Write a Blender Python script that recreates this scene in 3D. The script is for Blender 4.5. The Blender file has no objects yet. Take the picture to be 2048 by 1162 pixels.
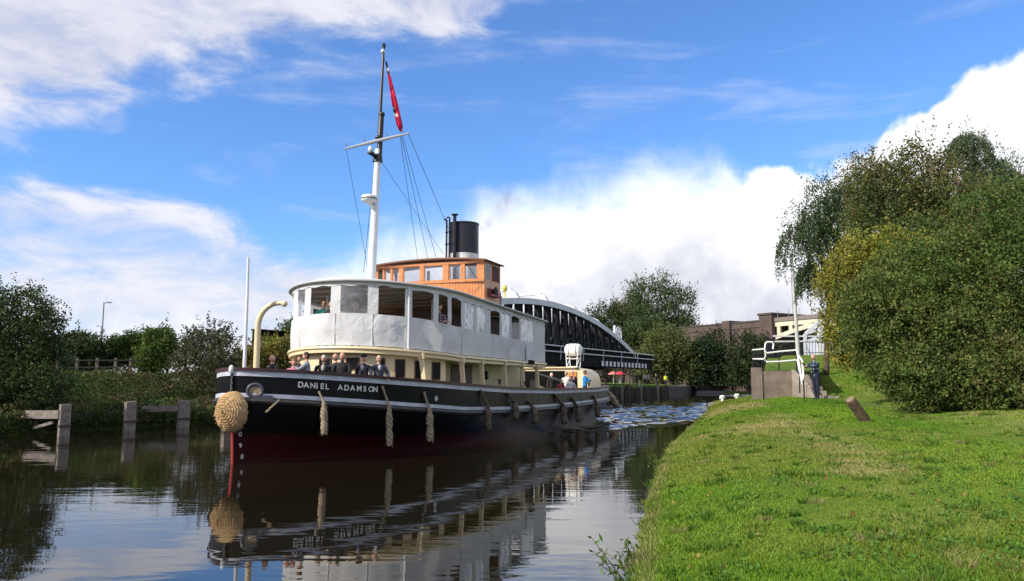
import bpy, bmesh, math, random
import numpy as np
from mathutils import Vector, Matrix
random.seed(7); RNG = np.random.default_rng(11)
S = bpy.context.scene
COL = S.collection
R = math.radians

# ---------------------------------------------------------------- camera
FPX, HORIZON, EYE = 1550.0, 768.0, 2.13
TH = math.atan((HORIZON - 581) / FPX)
cd = bpy.data.cameras.new('camera'); cam = bpy.data.objects.new('camera', cd); COL.objects.link(cam)
cd.sensor_width = 36; cd.lens = 36 * FPX / 2048; cd.clip_start = 0.1; cd.clip_end = 6000
cam.location = (0, 0, EYE); cam.rotation_euler = (math.pi / 2 + TH, 0, 0)
S.camera = cam
S.render.resolution_x, S.render.resolution_y = 1024, 581
S.view_settings.view_transform = 'Standard'; S.view_settings.look = 'None'
S.view_settings.gamma = 1; S.view_settings.exposure = 0.38
try: S.view_settings.use_curve_mapping = False
except Exception: pass

def ray(px, py):
    x = (px - 1024) / FPX; y = (581 - py) / FPX
    d = np.array([x, math.cos(TH) - y * math.sin(TH), math.sin(TH) + y * math.cos(TH)])
    return d / d[1]
def at(px, py, Y):
    d = ray(px, py) * Y
    return np.array([d[0], Y, d[2] + EYE])

# ---------------------------------------------------------------- sun
SUN_EL = R(33); sx, sy = -0.86, -0.51
n_ = math.hypot(sx, sy); SUN = Vector((sx / n_ * math.cos(SUN_EL), sy / n_ * math.cos(SUN_EL), math.sin(SUN_EL)))
sl = bpy.data.lights.new('sun', 'SUN'); sun = bpy.data.objects.new('sun', sl); COL.objects.link(sun)
sl.energy = 4.4; sl.angle = R(0.5); sl.color = (1.0, 0.93, 0.82)
sun.rotation_euler = SUN.to_track_quat('Z', 'Y').to_euler()

# ---------------------------------------------------------------- sky
W = bpy.data.worlds.new('World'); S.world = W; W.use_nodes = True
nt = W.node_tree; nt.nodes.clear()
class X:
    """tiny expression helper over shader math nodes"""
    t = nt
    def __init__(s, sock): s.s = sock
    @staticmethod
    def op(o, *a, clamp=False):
        n = X.t.nodes.new('ShaderNodeMath'); n.operation = o; n.use_clamp = clamp
        for i, v in enumerate(a):
            if isinstance(v, X): X.t.links.new(v.s, n.inputs[i])
            else: n.inputs[i].default_value = v
        return X(n.outputs[0])
    def __add__(s, o): return X.op('ADD', s, o)
    __radd__ = __add__
    def __sub__(s, o): return X.op('SUBTRACT', s, o)
    def __rsub__(s, o): return X.op('SUBTRACT', o, s)
    def __mul__(s, o): return X.op('MULTIPLY', s, o)
    __rmul__ = __mul__
    def __truediv__(s, o): return X.op('DIVIDE', s, o)
    def max(s, o): return X.op('MAXIMUM', s, o)
    def min(s, o): return X.op('MINIMUM', s, o)
    def clamp(s): return X.op('ADD', s, 0.0, clamp=True)
    def smooth(s, a, b):
        n = X.t.nodes.new('ShaderNodeMapRange'); n.interpolation_type = 'SMOOTHSTEP'
        X.t.links.new(s.s, n.inputs[0]); n.inputs[1].default_value = a; n.inputs[2].default_value = b
        return X(n.outputs[0])
def noise(tree, vec, scale, detail=5, rough=0.55, dist=0.0):
    n = tree.nodes.new('ShaderNodeTexNoise'); n.inputs['Scale'].default_value = scale
    n.inputs['Detail'].default_value = detail; n.inputs['Roughness'].default_value = rough
    n.inputs['Distortion'].default_value = dist
    if vec is not None: tree.links.new(vec, n.inputs['Vector'])
    return X(n.outputs['Fac'])
def mixc(tree, fac, a, b):
    n = tree.nodes.new('ShaderNodeMix'); n.data_type = 'RGBA'
    for v, i in ((fac, 0), (a, 6), (b, 7)):
        if isinstance(v, X): v = v.s
        if hasattr(v, 'is_linked') or isinstance(v, bpy.types.NodeSocket): tree.links.new(v, n.inputs[i])
        elif i == 0: n.inputs[0].default_value = v
        else: n.inputs[i].default_value = (*v, 1) if len(v) == 3 else v
    return n.outputs[2]
def sky():
    X.t = nt
    N, L = nt.nodes, nt.links
    out = N.new('ShaderNodeOutputWorld'); bg = N.new('ShaderNodeBackground')
    st = N.new('ShaderNodeTexSky'); st.sky_type = 'NISHITA'; st.sun_disc = False
    st.sun_elevation = SUN_EL; st.sun_rotation = math.atan2(SUN.x, SUN.y)
    st.air_density = 1.0; st.dust_density = 0.6; st.ozone_density = 1.6
    tint = N.new('ShaderNodeMix'); tint.data_type = 'RGBA'; tint.blend_type = 'MULTIPLY'; tint.inputs[0].default_value = 1
    L.new(st.outputs[0], tint.inputs[6]); tint.inputs[7].default_value = (0.80, 1.20, 1.75, 1)
    tc = N.new('ShaderNodeTexCoord'); sep = N.new('ShaderNodeSeparateXYZ'); L.new(tc.outputs['Generated'], sep.inputs[0])
    x, y, z = (X(sep.outputs[i]) for i in range(3))
    az = X.op('ARCTAN2', x, y); el = X.op('ARCSINE', z)
    V = tc.outputs['Generated']
    def angs(px, py):
        d = ray(px, py); return math.atan2(d[0], d[1]), math.atan2(d[2], math.hypot(d[0], d[1]))
    def profile(pts):
        cr = N.new('ShaderNodeValToRGB'); cr.color_ramp.interpolation = 'LINEAR'
        L.new((az * (1 / R(140)) + 0.5).s, cr.inputs[0]); e = cr.color_ramp.elements
        first = True
        for px, py in pts:
            a, l = angs(px, py); p = a / R(140) + 0.5; v = l / R(60)
            if first: el_ = e[0]; el_.position = p; first = False
            elif len(e) == 2 and pts[1] == (px, py): el_ = e[1]; el_.position = p
            else: el_ = e.new(p)
            el_.color = (v, v, v, 1)
        sp = N.new('ShaderNodeSeparateColor'); L.new(cr.outputs[0], sp.inputs[0])
        return X(sp.outputs[0]) * R(60)
    fine = noise(nt, V, 14, 9, 0.58, 0.2) - 0.5
    big = noise(nt, V, 4.5, 7, 0.55, 0.3) - 0.5
    mp = N.new('ShaderNodeMapping'); mp.inputs['Rotation'].default_value = (0, R(13), 0); mp.inputs['Scale'].default_value = (1.0, 1.0, 6.5); L.new(V, mp.inputs[0])
    streak = noise(nt, mp.outputs[0], 3.0, 7, 0.6, 0.5) - 0.5
    mf = N.new('ShaderNodeMapping'); mf.inputs['Rotation'].default_value = (0, R(6), 0); mf.inputs['Scale'].default_value = (1.0, 1.0, 2.6); L.new(V, mf.inputs[0])
    fib = noise(nt, mf.outputs[0], 8.0, 11, 0.62, 0.35) - 0.5
    # heaped clouds low over the bank on the right, sinking to the left
    top1 = profile([(-400, 640), (560, 650), (690, 540), (770, 470), (860, 448), (930, 438), (965, 402), (1050, 388), (1200, 365),
                    (1320, 332), (1430, 326), (1490, 372), (1530, 345), (1570, 335), (1640, 352), (1690, 322), (1745, 300),
                    (1785, 245), (1850, 232), (1900, 180), (1945, 142), (2010, 128), (2060, 95), (2300, 140), (2700, 330), (3200, 520)])
    soft = (az - angs(1440, 400)[0]).smooth(-0.02, 0.06)            # crisp tops on the right, veiled ones in the middle
    h1 = top1 - el + fine * 0.075 + big * 0.03
    c1 = h1.smooth(-0.006, 0.012) * soft + h1.smooth(-0.03, 0.06) * (1.0 - soft)
    # soft bank on the left
    top2 = profile([(-900, 420), (-300, 380), (0, 352), (100, 362), (250, 388), (400, 412), (470, 440), (540, 500), (650, 528), (720, 560), (900, 640), (2300, 640)])
    h2 = top2 - el + fib * 0.11 + big * 0.03
    c2 = h2.smooth(-0.01, 0.03) * (0.72 + fib * 2.7).clamp()
    # high ragged sheet top left
    low3 = profile([(-900, 300), (-200, 225), (0, 216), (130, 216), (245, 190), (270, 150), (330, 122), (410, 130), (560, 82), (700, 44), (800, 58), (880, 92), (960, 40), (1010, -30), (1200, -160), (1700, -420), (2600, -700)])
    h3 = el - low3 + 0.022 + fib * 0.17 + big * 0.04
    c3 = h3.smooth(-0.012, 0.05) * (0.95 + fib * 1.2).clamp()
    # out of view: added cloud, fuller and brighter to light the port side
    ring = big + fine * 0.5
    c4 = ring.smooth(-0.10, 0.07) * X.op('ABSOLUTE', az).smooth(R(44), R(62))
    wisp = (streak + fine * 0.2).smooth(0.0, 0.26) * 0.38 * el.smooth(0.02, 0.12)
    d1 = (el / top1.max(0.01))
    shade1 = (d1 * 0.9 + fine * 1.0 + big * 0.8).smooth(0.10, 0.92)
    K = 10.0
    col1 = mixc(nt, shade1, (0.52 * K, 0.53 * K, 0.61 * K), (0.98 * K, 0.98 * K, 1.0 * K))
    shade3 = (fib * 2.4 + big * 0.9 + 0.5).clamp()
    col3 = mixc(nt, shade3, (0.47 * K, 0.49 * K, 0.60 * K), (0.74 * K, 0.74 * K, 0.79 * K))
    base = tint.outputs[2]
    haze = (el * -1.0).smooth(-0.20, -0.0) * 0.72
    c = mixc(nt, haze, base, (0.44 * K, 0.49 * K, 0.65 * K))
    c = mixc(nt, wisp, c, (0.62 * K, 0.66 * K, 0.78 * K))
    c = mixc(nt, c4 * 0.9, c, mixc(nt, shade3, (0.6 * K, 0.61 * K, 0.68 * K), (0.98 * K, 0.98 * K, 1.0 * K)))
    c = mixc(nt, c2 * 0.92, c, col3)
    c = mixc(nt, c3 * 0.95, c, col3)
    c = mixc(nt, c1, c, col1)
    L.new(c, bg.inputs[0]); bg.inputs[1].default_value = 0.1
    L.new(bg.outputs[0], out.inputs[0])
sky()

# ---------------------------------------------------------------- materials
MATS = {}
def mat(name, col, rough=0.6, metal=0.0, var=0.0, vscale=6.0, bump=0.0, bscale=30.0, col2=None, spec=None, coord='Object'):
    if name in MATS: return MATS[name]
    m = bpy.data.materials.new(name); m.use_nodes = True; t = m.node_tree; b = t.nodes['Principled BSDF']
    b.inputs['Base Color'].default_value = (*col, 1); b.inputs['Roughness'].default_value = rough; b.inputs['Metallic'].default_value = metal
    if spec is not None: b.inputs['Specular IOR Level'].default_value = spec
    if var or bump:
        tc = t.nodes.new('ShaderNodeTexCoord'); X.t = t
        if var:
            f = noise(t, tc.outputs[coord], vscale, 6, 0.6).smooth(0.3, 0.7)
            c2 = col2 or tuple(c * (1 - var) for c in col)
            t.links.new(mixc(t, f, c2, col), b.inputs['Base Color'])
        if bump:
            f = noise(t, tc.outputs[coord], bscale, 5, 0.6); bp = t.nodes.new('ShaderNodeBump'); bp.inputs['Strength'].default_value = bump
            bp.inputs['Distance'].default_value = 0.02
            t.links.new(f.s, bp.inputs['Height']); t.links.new(bp.outputs[0], b.inputs['Normal'])
    MATS[name] = m; return m
def leafmat(name, trans=0.3):
    if name in MATS: return MATS[name]
    m = bpy.data.materials.new(name); m.use_nodes = True; t = m.node_tree; t.nodes.clear()
    o = t.nodes.new('ShaderNodeOutputMaterial'); a = t.nodes.new('ShaderNodeAttribute'); a.attribute_name = 'Col'
    d = t.nodes.new('ShaderNodeBsdfPrincipled'); d.inputs['Roughness'].default_value = 0.55; d.inputs['Specular IOR Level'].default_value = 0.16
    tr = t.nodes.new('ShaderNodeBsdfTranslucent'); mx = t.nodes.new('ShaderNodeMixShader'); mx.inputs[0].default_value = trans
    t.links.new(a.outputs[0], d.inputs['Base Color']); t.links.new(a.outputs[0], tr.inputs[0])
    t.links.new(d.outputs[0], mx.inputs[1]); t.links.new(tr.outputs[0], mx.inputs[2]); t.links.new(mx.outputs[0], o.inputs[0])
    MATS[name] = m; return m
def vinyl(name, opacity, col=(0.75, 0.77, 0.82)):
    if name in MATS: return MATS[name]
    m = bpy.data.materials.new(name); m.use_nodes = True; t = m.node_tree; t.nodes.clear()
    o = t.nodes.new('ShaderNodeOutputMaterial'); tc = t.nodes.new('ShaderNodeTexCoord'); X.t = t
    bp = t.nodes.new('ShaderNodeBump'); bp.inputs['Strength'].default_value = 0.5; bp.inputs['Distance'].default_value = 0.05
    t.links.new(noise(t, tc.outputs['Object'], 3.2, 3, 0.5, 1.2).s, bp.inputs['Height'])
    g = t.nodes.new('ShaderNodeBsdfGlossy'); g.inputs['Roughness'].default_value = 0.08; t.links.new(bp.outputs[0], g.inputs['Normal'])
    d = t.nodes.new('ShaderNodeBsdfDiffuse'); d.inputs[0].default_value = (*col, 1)
    tp = t.nodes.new('ShaderNodeBsdfTransparent'); tp.inputs[0].default_value = (0.9, 0.9, 0.92, 1)
    f = (noise(t, tc.outputs['Object'], 2.6, 4, 0.6, 0.8).smooth(0.35, 0.75) * opacity + opacity * 0.35).clamp()
    m1 = t.nodes.new('ShaderNodeMixShader'); t.links.new(f.s, m1.inputs[0]); t.links.new(tp.outputs[0], m1.inputs[1]); t.links.new(d.outputs[0], m1.inputs[2])
    m2 = t.nodes.new('ShaderNodeMixShader'); fr = t.nodes.new('ShaderNodeFresnel'); fr.inputs[0].default_value = 1.5; t.links.new(bp.outputs[0], fr.inputs['Normal'])
    t.links.new((X(fr.outputs[0]) * 1.2).clamp().s, m2.inputs[0]); t.links.new(m1.outputs[0], m2.inputs[1]); t.links.new(g.outputs[0], m2.inputs[2])
    t.links.new(m2.outputs[0], o.inputs[0]); MATS[name] = m; return m

# ---------------------------------------------------------------- mesh helpers
class MB:
    def __init__(s): s.v = []; s.f = []
    def add(s, vs, fs):
        o = len(s.v); s.v.extend([tuple(map(float, q)) for q in vs]); s.f.extend([tuple(i + o for i in f) for f in fs]); return s
    def box(s, x0, x1, y0, y1, z0, z1):
        return s.add([(x0, y0, z0), (x1, y0, z0), (x1, y1, z0), (x0, y1, z0), (x0, y0, z1), (x1, y0, z1), (x1, y1, z1), (x0, y1, z1)],
                     [(0, 3, 2, 1), (4, 5, 6, 7), (0, 1, 5, 4), (1, 2, 6, 5), (2, 3, 7, 6), (3, 0, 4, 7)])
    def bar(s, a, b, w, h, up=(0, 0, 1)):
        a, b = Vector(a), Vector(b); d = (b - a).normalized(); u = Vector(up)
        if abs(d.dot(u)) > 0.98: u = Vector((1, 0, 0))
        sd = d.cross(u).normalized(); u = sd.cross(d)
        vs = []
        for p in (a, b):
            for i, j in ((-1, -1), (1, -1), (1, 1), (-1, 1)): vs.append(p + sd * (i * w / 2) + u * (j * h / 2))
        return s.add(vs, [(3, 2, 1, 0), (4, 5, 6, 7), (0, 1, 5, 4), (1, 2, 6, 5), (2, 3, 7, 6), (3, 0, 4, 7)])
    def tube(s, pts, r, n=8, cap=True):
        pts = [Vector(p) for p in pts]; m = len(pts); rs = r if hasattr(r, '__len__') else [r] * m
        o = len(s.v); prev = None
        for i, p in enumerate(pts):
            d = (pts[min(i + 1, m - 1)] - pts[max(i - 1, 0)]).normalized()
            if prev is None:
                u = Vector((0, 0, 1)) if abs(d.z) < 0.9 else Vector((1, 0, 0)); u = (u - d * u.dot(d)).normalized()
            else: u = (prev - d * prev.dot(d)).normalized()
            prev = u; w = d.cross(u)
            for k in range(n):
                a = 2 * math.pi * k / n; s.v.append(tuple(p + (u * math.cos(a) + w * math.sin(a)) * rs[i]))
        for i in range(m - 1):
            for k in range(n):
                k2 = (k + 1) % n; s.f.append((o + i * n + k, o + i * n + k2, o + (i + 1) * n + k2, o + (i + 1) * n + k))
        if cap: s.f.append(tuple(o + k for k in range(n - 1, -1, -1))); s.f.append(tuple(o + (m - 1) * n + k for k in range(n)))
        return s
    def lathe(s, prof, c=(0, 0, 0), n=16):
        o = len(s.v); m = len(prof)
        for r, z in prof:
            for k in range(n):
                a = 2 * math.pi * k / n; s.v.append((c[0] + r * math.cos(a), c[1] + r * math.sin(a), c[2] + z))
        for i in range(m - 1):
            for k in range(n):
                k2 = (k + 1) % n; s.f.append((o + i * n + k, o + i * n + k2, o + (i + 1) * n + k2, o + (i + 1) * n + k))
        s.f.append(tuple(o + k for k in range(n - 1, -1, -1))); s.f.append(tuple(o + (m - 1) * n + k for k in range(n)))
        return s
    def ellipsoid(s, c, r, n=12, m=8):
        prof = [(max(1e-4, math.sin(math.pi * i / m)), -math.cos(math.pi * i / m)) for i in range(m + 1)]
        o = len(s.v); s.lathe(prof, n=n)
        for i in range(o, len(s.v)):
            v = s.v[i]; s.v[i] = (c[0] + v[0] * r[0], c[1] + v[1] * r[1], c[2] + v[2] * r[2])
        return s
    def grid(s, P, close=False):
        """P: rows x cols x 3"""
        P = np.asarray(P); a, b = P.shape[:2]; o = len(s.v); s.v.extend(map(tuple, P.reshape(-1, 3).tolist()))
        for i in range(a - 1):
            for j in range(b - 1 if not close else b):
                j2 = (j + 1) % b; s.f.append((o + i * b + j, o + i * b + j2, o + (i + 1) * b + j2, o + (i + 1) * b + j))
        return s
    def prism(s, poly, z0, z1):
        n = len(poly); o = len(s.v)
        s.v.extend([(p[0], p[1], z0) for p in poly] + [(p[0], p[1], z1) for p in poly])
        s.f.append(tuple(o + i for i in range(n - 1, -1, -1))); s.f.append(tuple(o + n + i for i in range(n)))
        for i in range(n): j = (i + 1) % n; s.f.append((o + i, o + j, o + n + j, o + n + i))
        return s
    def build(s, name, m, parent=None, smooth=False, **kw):
        me = bpy.data.meshes.new(name); me.from_pydata(s.v, [], s.f)
        for mm in (m if isinstance(m, (list, tuple)) else [m]): me.materials.append(mm)
        if smooth:
            me.polygons.foreach_set('use_smooth', [True] * len(me.polygons))
            if smooth is not True:
                try: me.set_sharp_from_angle(angle=R(smooth))
                except Exception: pass
        me.update(); return link(name, me, parent, **kw)
def link(name, me, parent=None, label=None, cat=None, group=None, kind=None):
    o = bpy.data.objects.new(name, me); COL.objects.link(o)
    if parent is not None: o.parent = parent
    tag(o, label, cat, group, kind); return o
def tag(o, label=None, cat=None, group=None, kind=None):
    if label: o['label'] = label
    if cat: o['category'] = cat
    if group: o['group'] = group
    if kind: o['kind'] = kind
    return o
def empty(name, loc=(0, 0, 0), rz=0.0, label=None, cat=None, group=None):
    o = bpy.data.objects.new(name, None); COL.objects.link(o); o.location = tuple(map(float, loc)); o.rotation_euler = (0, 0, rz); o.empty_display_size = 0.2
    return tag(o, label, cat, group)
def fast(name, V, F, m, parent=None, cols=None, **kw):
    me = bpy.data.meshes.new(name); V = np.ascontiguousarray(V, np.float32); F = np.ascontiguousarray(F, np.int32); k = F.shape[1]
    me.vertices.add(len(V)); me.vertices.foreach_set('co', V.ravel())
    me.loops.add(F.size); me.loops.foreach_set('vertex_index', F.ravel())
    me.polygons.add(len(F)); me.polygons.foreach_set('loop_start', np.arange(0, F.size, k, dtype=np.int32))
    try: me.polygons.foreach_set('loop_total', np.full(len(F), k, np.int32))
    except Exception: pass
    if cols is not None:
        ca = me.color_attributes.new('Col', 'FLOAT_COLOR', 'POINT'); c4 = np.ones((len(V), 4), np.float32); c4[:, :3] = cols; ca.data.foreach_set('color', c4.ravel())
    me.materials.append(m); me.update(calc_edges=True); me.validate(); return link(name, me, parent, **kw)
_D = RNG.normal(size=(10, 3)); _D /= np.linalg.norm(_D, axis=1)[:, None]; _P = RNG.uniform(0, 6.28, 10)
def wob(P, scale, octs=3):
    """smooth pseudo noise, about -1..1"""
    P = np.asarray(P, float); out = np.zeros(P.shape[:-1]); amp = 1.0; tot = 0
    for o in range(octs):
        k = scale * 2 ** o
        out += amp * sum(np.sin(P @ (_D[(i + o * 3) % 10] * k * (1 + 0.23 * i)) + _P[(i + o) % 10] * (o + 1)) for i in range(5)) / 2.4
        tot += amp; amp *= 0.55
    return out / tot

# ---------------------------------------------------------------- banks
RY = [-60, -6, 0, 6.2, 10.2, 17, 32, 46.9, 50, 54, 62, 74, 100, 140, 190, 220, 240]
RX = [-16, -1.9, -0.45, 0.95, 1.75, 3.36, 7.8, 12.3, 13.6, 16.4, 22, 30, 46, 70, 110, 170, 330]
LY = [-60, 10, 28, 32.4, 35.9, 38.8, 57.3, 94, 114, 125, 170, 220, 270, 300, 312, 330]
LX = [-62, -29.5, -22.6, -21.1, -19.9, -18.7, -7.6, 12.8, 22.4, 27, 40, 62, 100, 160, 260, 900]
def redge(y): return np.interp(y, RY, RX)
def ledge(y): return np.interp(y, LY, LX)
def sstep(a, b, x): t = np.clip((x - a) / (b - a), 0, 1); return t * t * (3 - 2 * t)
def lawn_z(x, y):
    x = np.asarray(x, float); y = np.asarray(y, float); u = x - redge(y); yc = np.clip(y, -10, 60)
    z = 0.5 + 0.011 * yc + (0.35 + 0.0105 * yc) * (1 - 0.75 * sstep(39, 45, y)) * (1 - np.exp(-np.maximum(u, 0) / 1.25))
    z = z + 0.10 * np.maximum(u - 6.0, 0) * sstep(8, 16, y) * np.exp(-np.maximum(u - 6, 0) / 14)
    z = z + 2.75 * sstep(33, 52, y) * sstep(2.2, 3.6, u) * (1 - 0.35 * sstep(62, 90, y))
    return z + 0.03 * wob(np.stack([x, y, 0 * x], -1), 0.5, 2) * sstep(0, 1, u)
def bank_z(x, y):
    x = np.asarray(x, float); y = np.asarray(y, float); w = np.maximum(ledge(y) - x, 0)
    hi = np.interp(y, [0, 30, 60, 80, 100, 130, 400], [2.5, 2.5, 2.4, 2.0, 1.9, 1.9, 2.2])
    ed = np.interp(y, [0, 45, 70, 90, 400], [0.25, 0.25, 1.0, 1.75, 1.9])
    wid = np.interp(y, [0, 50, 90, 400], [13.0, 12.0, 6.0, 6.0])
    return ed + (hi - ed) * sstep(0, 1, w / wid)

gm = bpy.data.materials.new('lawn_turf'); gm.use_nodes = True
def turf(m, greens, straw, amt):
    t = m.node_tree; b = t.nodes['Principled BSDF']; X.t = t; tc = t.nodes.new('ShaderNodeTexCoord'); v = tc.outputs['Object']
    a = noise(t, v, 0.55, 5, 0.6).smooth(0.3, 0.7); f = noise(t, v, 22, 5, 0.7).smooth(0.25, 0.75); s_ = noise(t, v, 0.8, 6, 0.65, 0.4).smooth(0.55, 0.72)
    c = mixc(t, a, greens[0], greens[1]); c = mixc(t, s_ * amt, c, straw); c = mixc(t, f * 0.5, c, tuple(g * 0.45 for g in greens[0]))
    t.links.new(c, b.inputs['Base Color']); b.inputs['Roughness'].default_value = 0.9; b.inputs['Specular IOR Level'].default_value = 0.1
    bp = t.nodes.new('ShaderNodeBump'); bp.inputs['Strength'].default_value = 0.6; bp.inputs['Distance'].default_value = 0.04
    t.links.new(noise(t, v, 40, 4, 0.7).s, bp.inputs['Height']); t.links.new(bp.outputs[0], b.inputs['Normal'])
turf(gm, ((0.085, 0.145, 0.016), (0.14, 0.20, 0.026)), (0.26, 0.215, 0.08), 0.6)
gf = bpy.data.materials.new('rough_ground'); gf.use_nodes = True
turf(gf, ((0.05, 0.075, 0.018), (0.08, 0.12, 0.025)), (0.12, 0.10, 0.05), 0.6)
def strip(name, edge, side, zf, ys, us, m, drop):
    P = []
    for y in ys:
        e = edge(y); row = [(e - side * 0.12, y, -0.9), (e - side * 0.05, y, 0.0)]
        for u in us: x = e + side * u; row.append((x, y, float(zf(x, y)) if u > 0 else float(zf(x, y)) - drop))
        P.append(row)
    mb = MB().grid(P)
    if side < 0: mb.f = [f[::-1] for f in mb.f]
    mb.f = [f[::-1] for f in mb.f]
    return mb.build(name, m, smooth=40, kind='structure')
us = [0, 0.06, 0.15, 0.3, 0.5, 0.8, 1.2, 1.7, 2.3, 3, 3.8, 4.6, 5.5, 6.5, 8, 10, 13, 17, 23, 32, 50, 90, 200, 500]
strip('lawn', redge, 1, lawn_z, list(np.arange(-40, 60, 0.8)) + list(np.arange(60, 241, 6)), us, gm, 0.06)
usl = [0, 0.15, 0.5, 1, 1.8, 2.8, 4, 5.5, 7, 9, 11, 13, 16, 22, 35, 60, 120, 300, 700]
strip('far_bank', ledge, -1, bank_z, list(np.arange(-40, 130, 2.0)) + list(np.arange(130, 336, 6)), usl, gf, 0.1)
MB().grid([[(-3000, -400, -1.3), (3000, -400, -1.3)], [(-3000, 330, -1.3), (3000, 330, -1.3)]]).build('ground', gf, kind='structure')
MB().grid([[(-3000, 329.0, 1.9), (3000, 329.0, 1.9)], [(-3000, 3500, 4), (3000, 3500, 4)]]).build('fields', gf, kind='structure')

# ---------------------------------------------------------------- water
wm = bpy.data.materials.new('canal_water'); wm.use_nodes = True
def water():
    t = wm.node_tree; b = t.nodes['Principled BSDF']; X.t = t
    b.inputs['Base Color'].default_value = (0.010, 0.008, 0.004, 1); b.inputs['Roughness'].default_value = 0.01; b.inputs['IOR'].default_value = 1.45
    tc = t.nodes.new('ShaderNodeTexCoord'); v = tc.outputs['Object']
    mp = t.nodes.new('ShaderNodeMapping'); mp.inputs['Rotation'].default_value = (0, 0, R(-20)); mp.inputs['Scale'].default_value = (0.5, 1.5, 1); t.links.new(v, mp.inputs[0])
    patch = noise(t, v, 0.16, 3).smooth(0.38, 0.62)
    hgt = noise(t, mp.outputs[0], 0.9, 2, 0.5, 0.3) * 0.12 + noise(t, mp.outputs[0], 4.5, 2, 0.5, 0.4) * (0.008 + patch * 0.022)
    bp = t.nodes.new('ShaderNodeBump'); bp.inputs['Strength'].default_value = 0.5; bp.inputs['Distance'].default_value = 0.10
    t.links.new(hgt.s, bp.inputs['Height']); t.links.new(bp.outputs[0], b.inputs['Normal'])
water()
def wsheet():
    xs = np.unique(np.round(np.concatenate([np.linspace(-150, -4, 20), np.arange(-4, 34, 0.22), np.arange(34, 80, 1.2), np.linspace(80, 900, 30)]), 3))
    ys = np.unique(np.round(np.concatenate([np.linspace(-60, 27, 20), np.arange(27, 75, 0.20), np.arange(75, 140, 0.5), np.arange(140, 336, 3)]), 3))
    Xg, Yg = np.meshgrid(xs, ys); n0 = np.stack([Xg, Yg, 0 * Xg], -1)
    edge_ = Yg - 36.0 - (Xg - 3.5) * 1.45 + 1.6 * wob(n0, 0.25, 2); m = sstep(-1.0, 2.5, edge_) * sstep(-0.5, 3.5, Xg)
    rg = np.random.default_rng(3); Z = np.zeros_like(Xg)
    for k in range(40):
        lam = rg.uniform(0.55, 2.6); th = R(rg.normal(66, 30)); a = 0.0062 * lam ** 0.8; q = 2 * math.pi / lam
        Z += a * np.sin(q * (Xg * math.cos(th) + Yg * math.sin(th)) + rg.uniform(0, 6.28) + 0.8 * wob(n0 + k, 0.12, 1))
    Z = Z * m * np.interp(Yg, [30, 60, 110, 140, 180], [1, 1, 0.8, 0.35, 0.2])
    ridge = np.exp(-((edge_ - 0.2) / 0.8) ** 2) * 0.05 * sstep(0, 4, Xg) * sstep(16, 9, Xg); Z += ridge                       # the first wave of the wash
    P = np.stack([Xg, Yg, Z], -1); a, b = Xg.shape; I = np.arange(a * b).reshape(a, b)
    F = np.stack([I[:-1, :-1], I[:-1, 1:], I[1:, 1:], I[1:, :-1]], -1).reshape(-1, 4)
    o = fast('water', P.reshape(-1, 3), F, wm, kind='structure'); o.data.polygons.foreach_set('use_smooth', [True] * len(o.data.polygons))
wsheet()

# ================================================================= the steam tug
PHI = R(21.3); BOW = np.array([(468 - 1024) / FPX * 21.0, 21.0])
A_ = np.array([math.sin(PHI), math.cos(PHI)]); P_ = np.array([math.cos(PHI), -math.sin(PHI)])
def bw(s, t, z): q = BOW + A_ * s + P_ * t; return (q[0], q[1], z)        # boat (aft, port, up) -> world
def lc(s, t, z): return (s, -t, z)                                        # boat -> local of the tug's empty
TUG_RZ = math.pi / 2 - PHI
def px_of(P):
    x, y, z = P[0], P[1], P[2] - EYE
    d = y * math.cos(TH) + z * math.sin(TH); v = -y * math.sin(TH) + z * math.cos(TH)
    return 1024 + FPX * x / d, 581 - FPX * v / d
LEN = 33.0
def zrail(s): return np.interp(s, [0, 2, 4, 7, 11, 17, 24, 30, 33.2], [2.58, 2.44, 2.31, 2.16, 2.02, 1.93, 1.95, 2.04, 2.10])
def zstr(s): return np.interp(s, [0, 2, 4, 7, 11, 17, 24, 30, 33.2], [1.80, 1.64, 1.48, 1.27, 1.17, 1.15, 1.22, 1.30, 1.34])
def br(s):
    s = np.asarray(s, float); f = 3.66 * (1 - (1 - np.clip(s / 8.6, 0, 1)) ** 2.35) ** 0.70
    a = np.clip((s - 21) / (LEN - 21), 0, 1); return f * np.sqrt(np.clip(1 - a ** 2.7, 0, 1))
def bwl(s):
    s = np.asarray(s, float); f = 3.5 * (1 - (1 - np.clip((s - 0.12) / 11.5, 0, 1)) ** 2.0) ** 0.95
    a = np.clip((s - 19) / (31.2 - 19), 0, 1); return f * np.sqrt(np.clip(1 - a ** 2.3, 0, 1))
def hb(s, z):
    f = np.clip(np.asarray(z, float) / np.maximum(zstr(s) * 0.98, 0.1), 0, 1); w = f * f * (3 - 2 * f)
    return bwl(s) + (br(s) - bwl(s)) * w
def zmin(s): return np.interp(s, [0, 29.5, 31, 32.3, LEN], [-0.8, -0.8, -0.2, 0.55, 0.95])
def stations(n=90):
    a = np.linspace(0, 1, n); s = LEN * (a + 0.5 * (np.sin(2 * math.pi * a) / (2 * math.pi)) * -1.6); return np.clip(s, 0, LEN)
ST = stations()
tug = empty('steam_tug', (BOW[0], BOW[1], 0.0), TUG_RZ, 'black-hulled steam tug with white canvas upper deck, wooden wheelhouse and tall white mast', 'boat')
M_hull = bpy.data.materials.new('hull_paint'); M_hull.use_nodes = True
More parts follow.
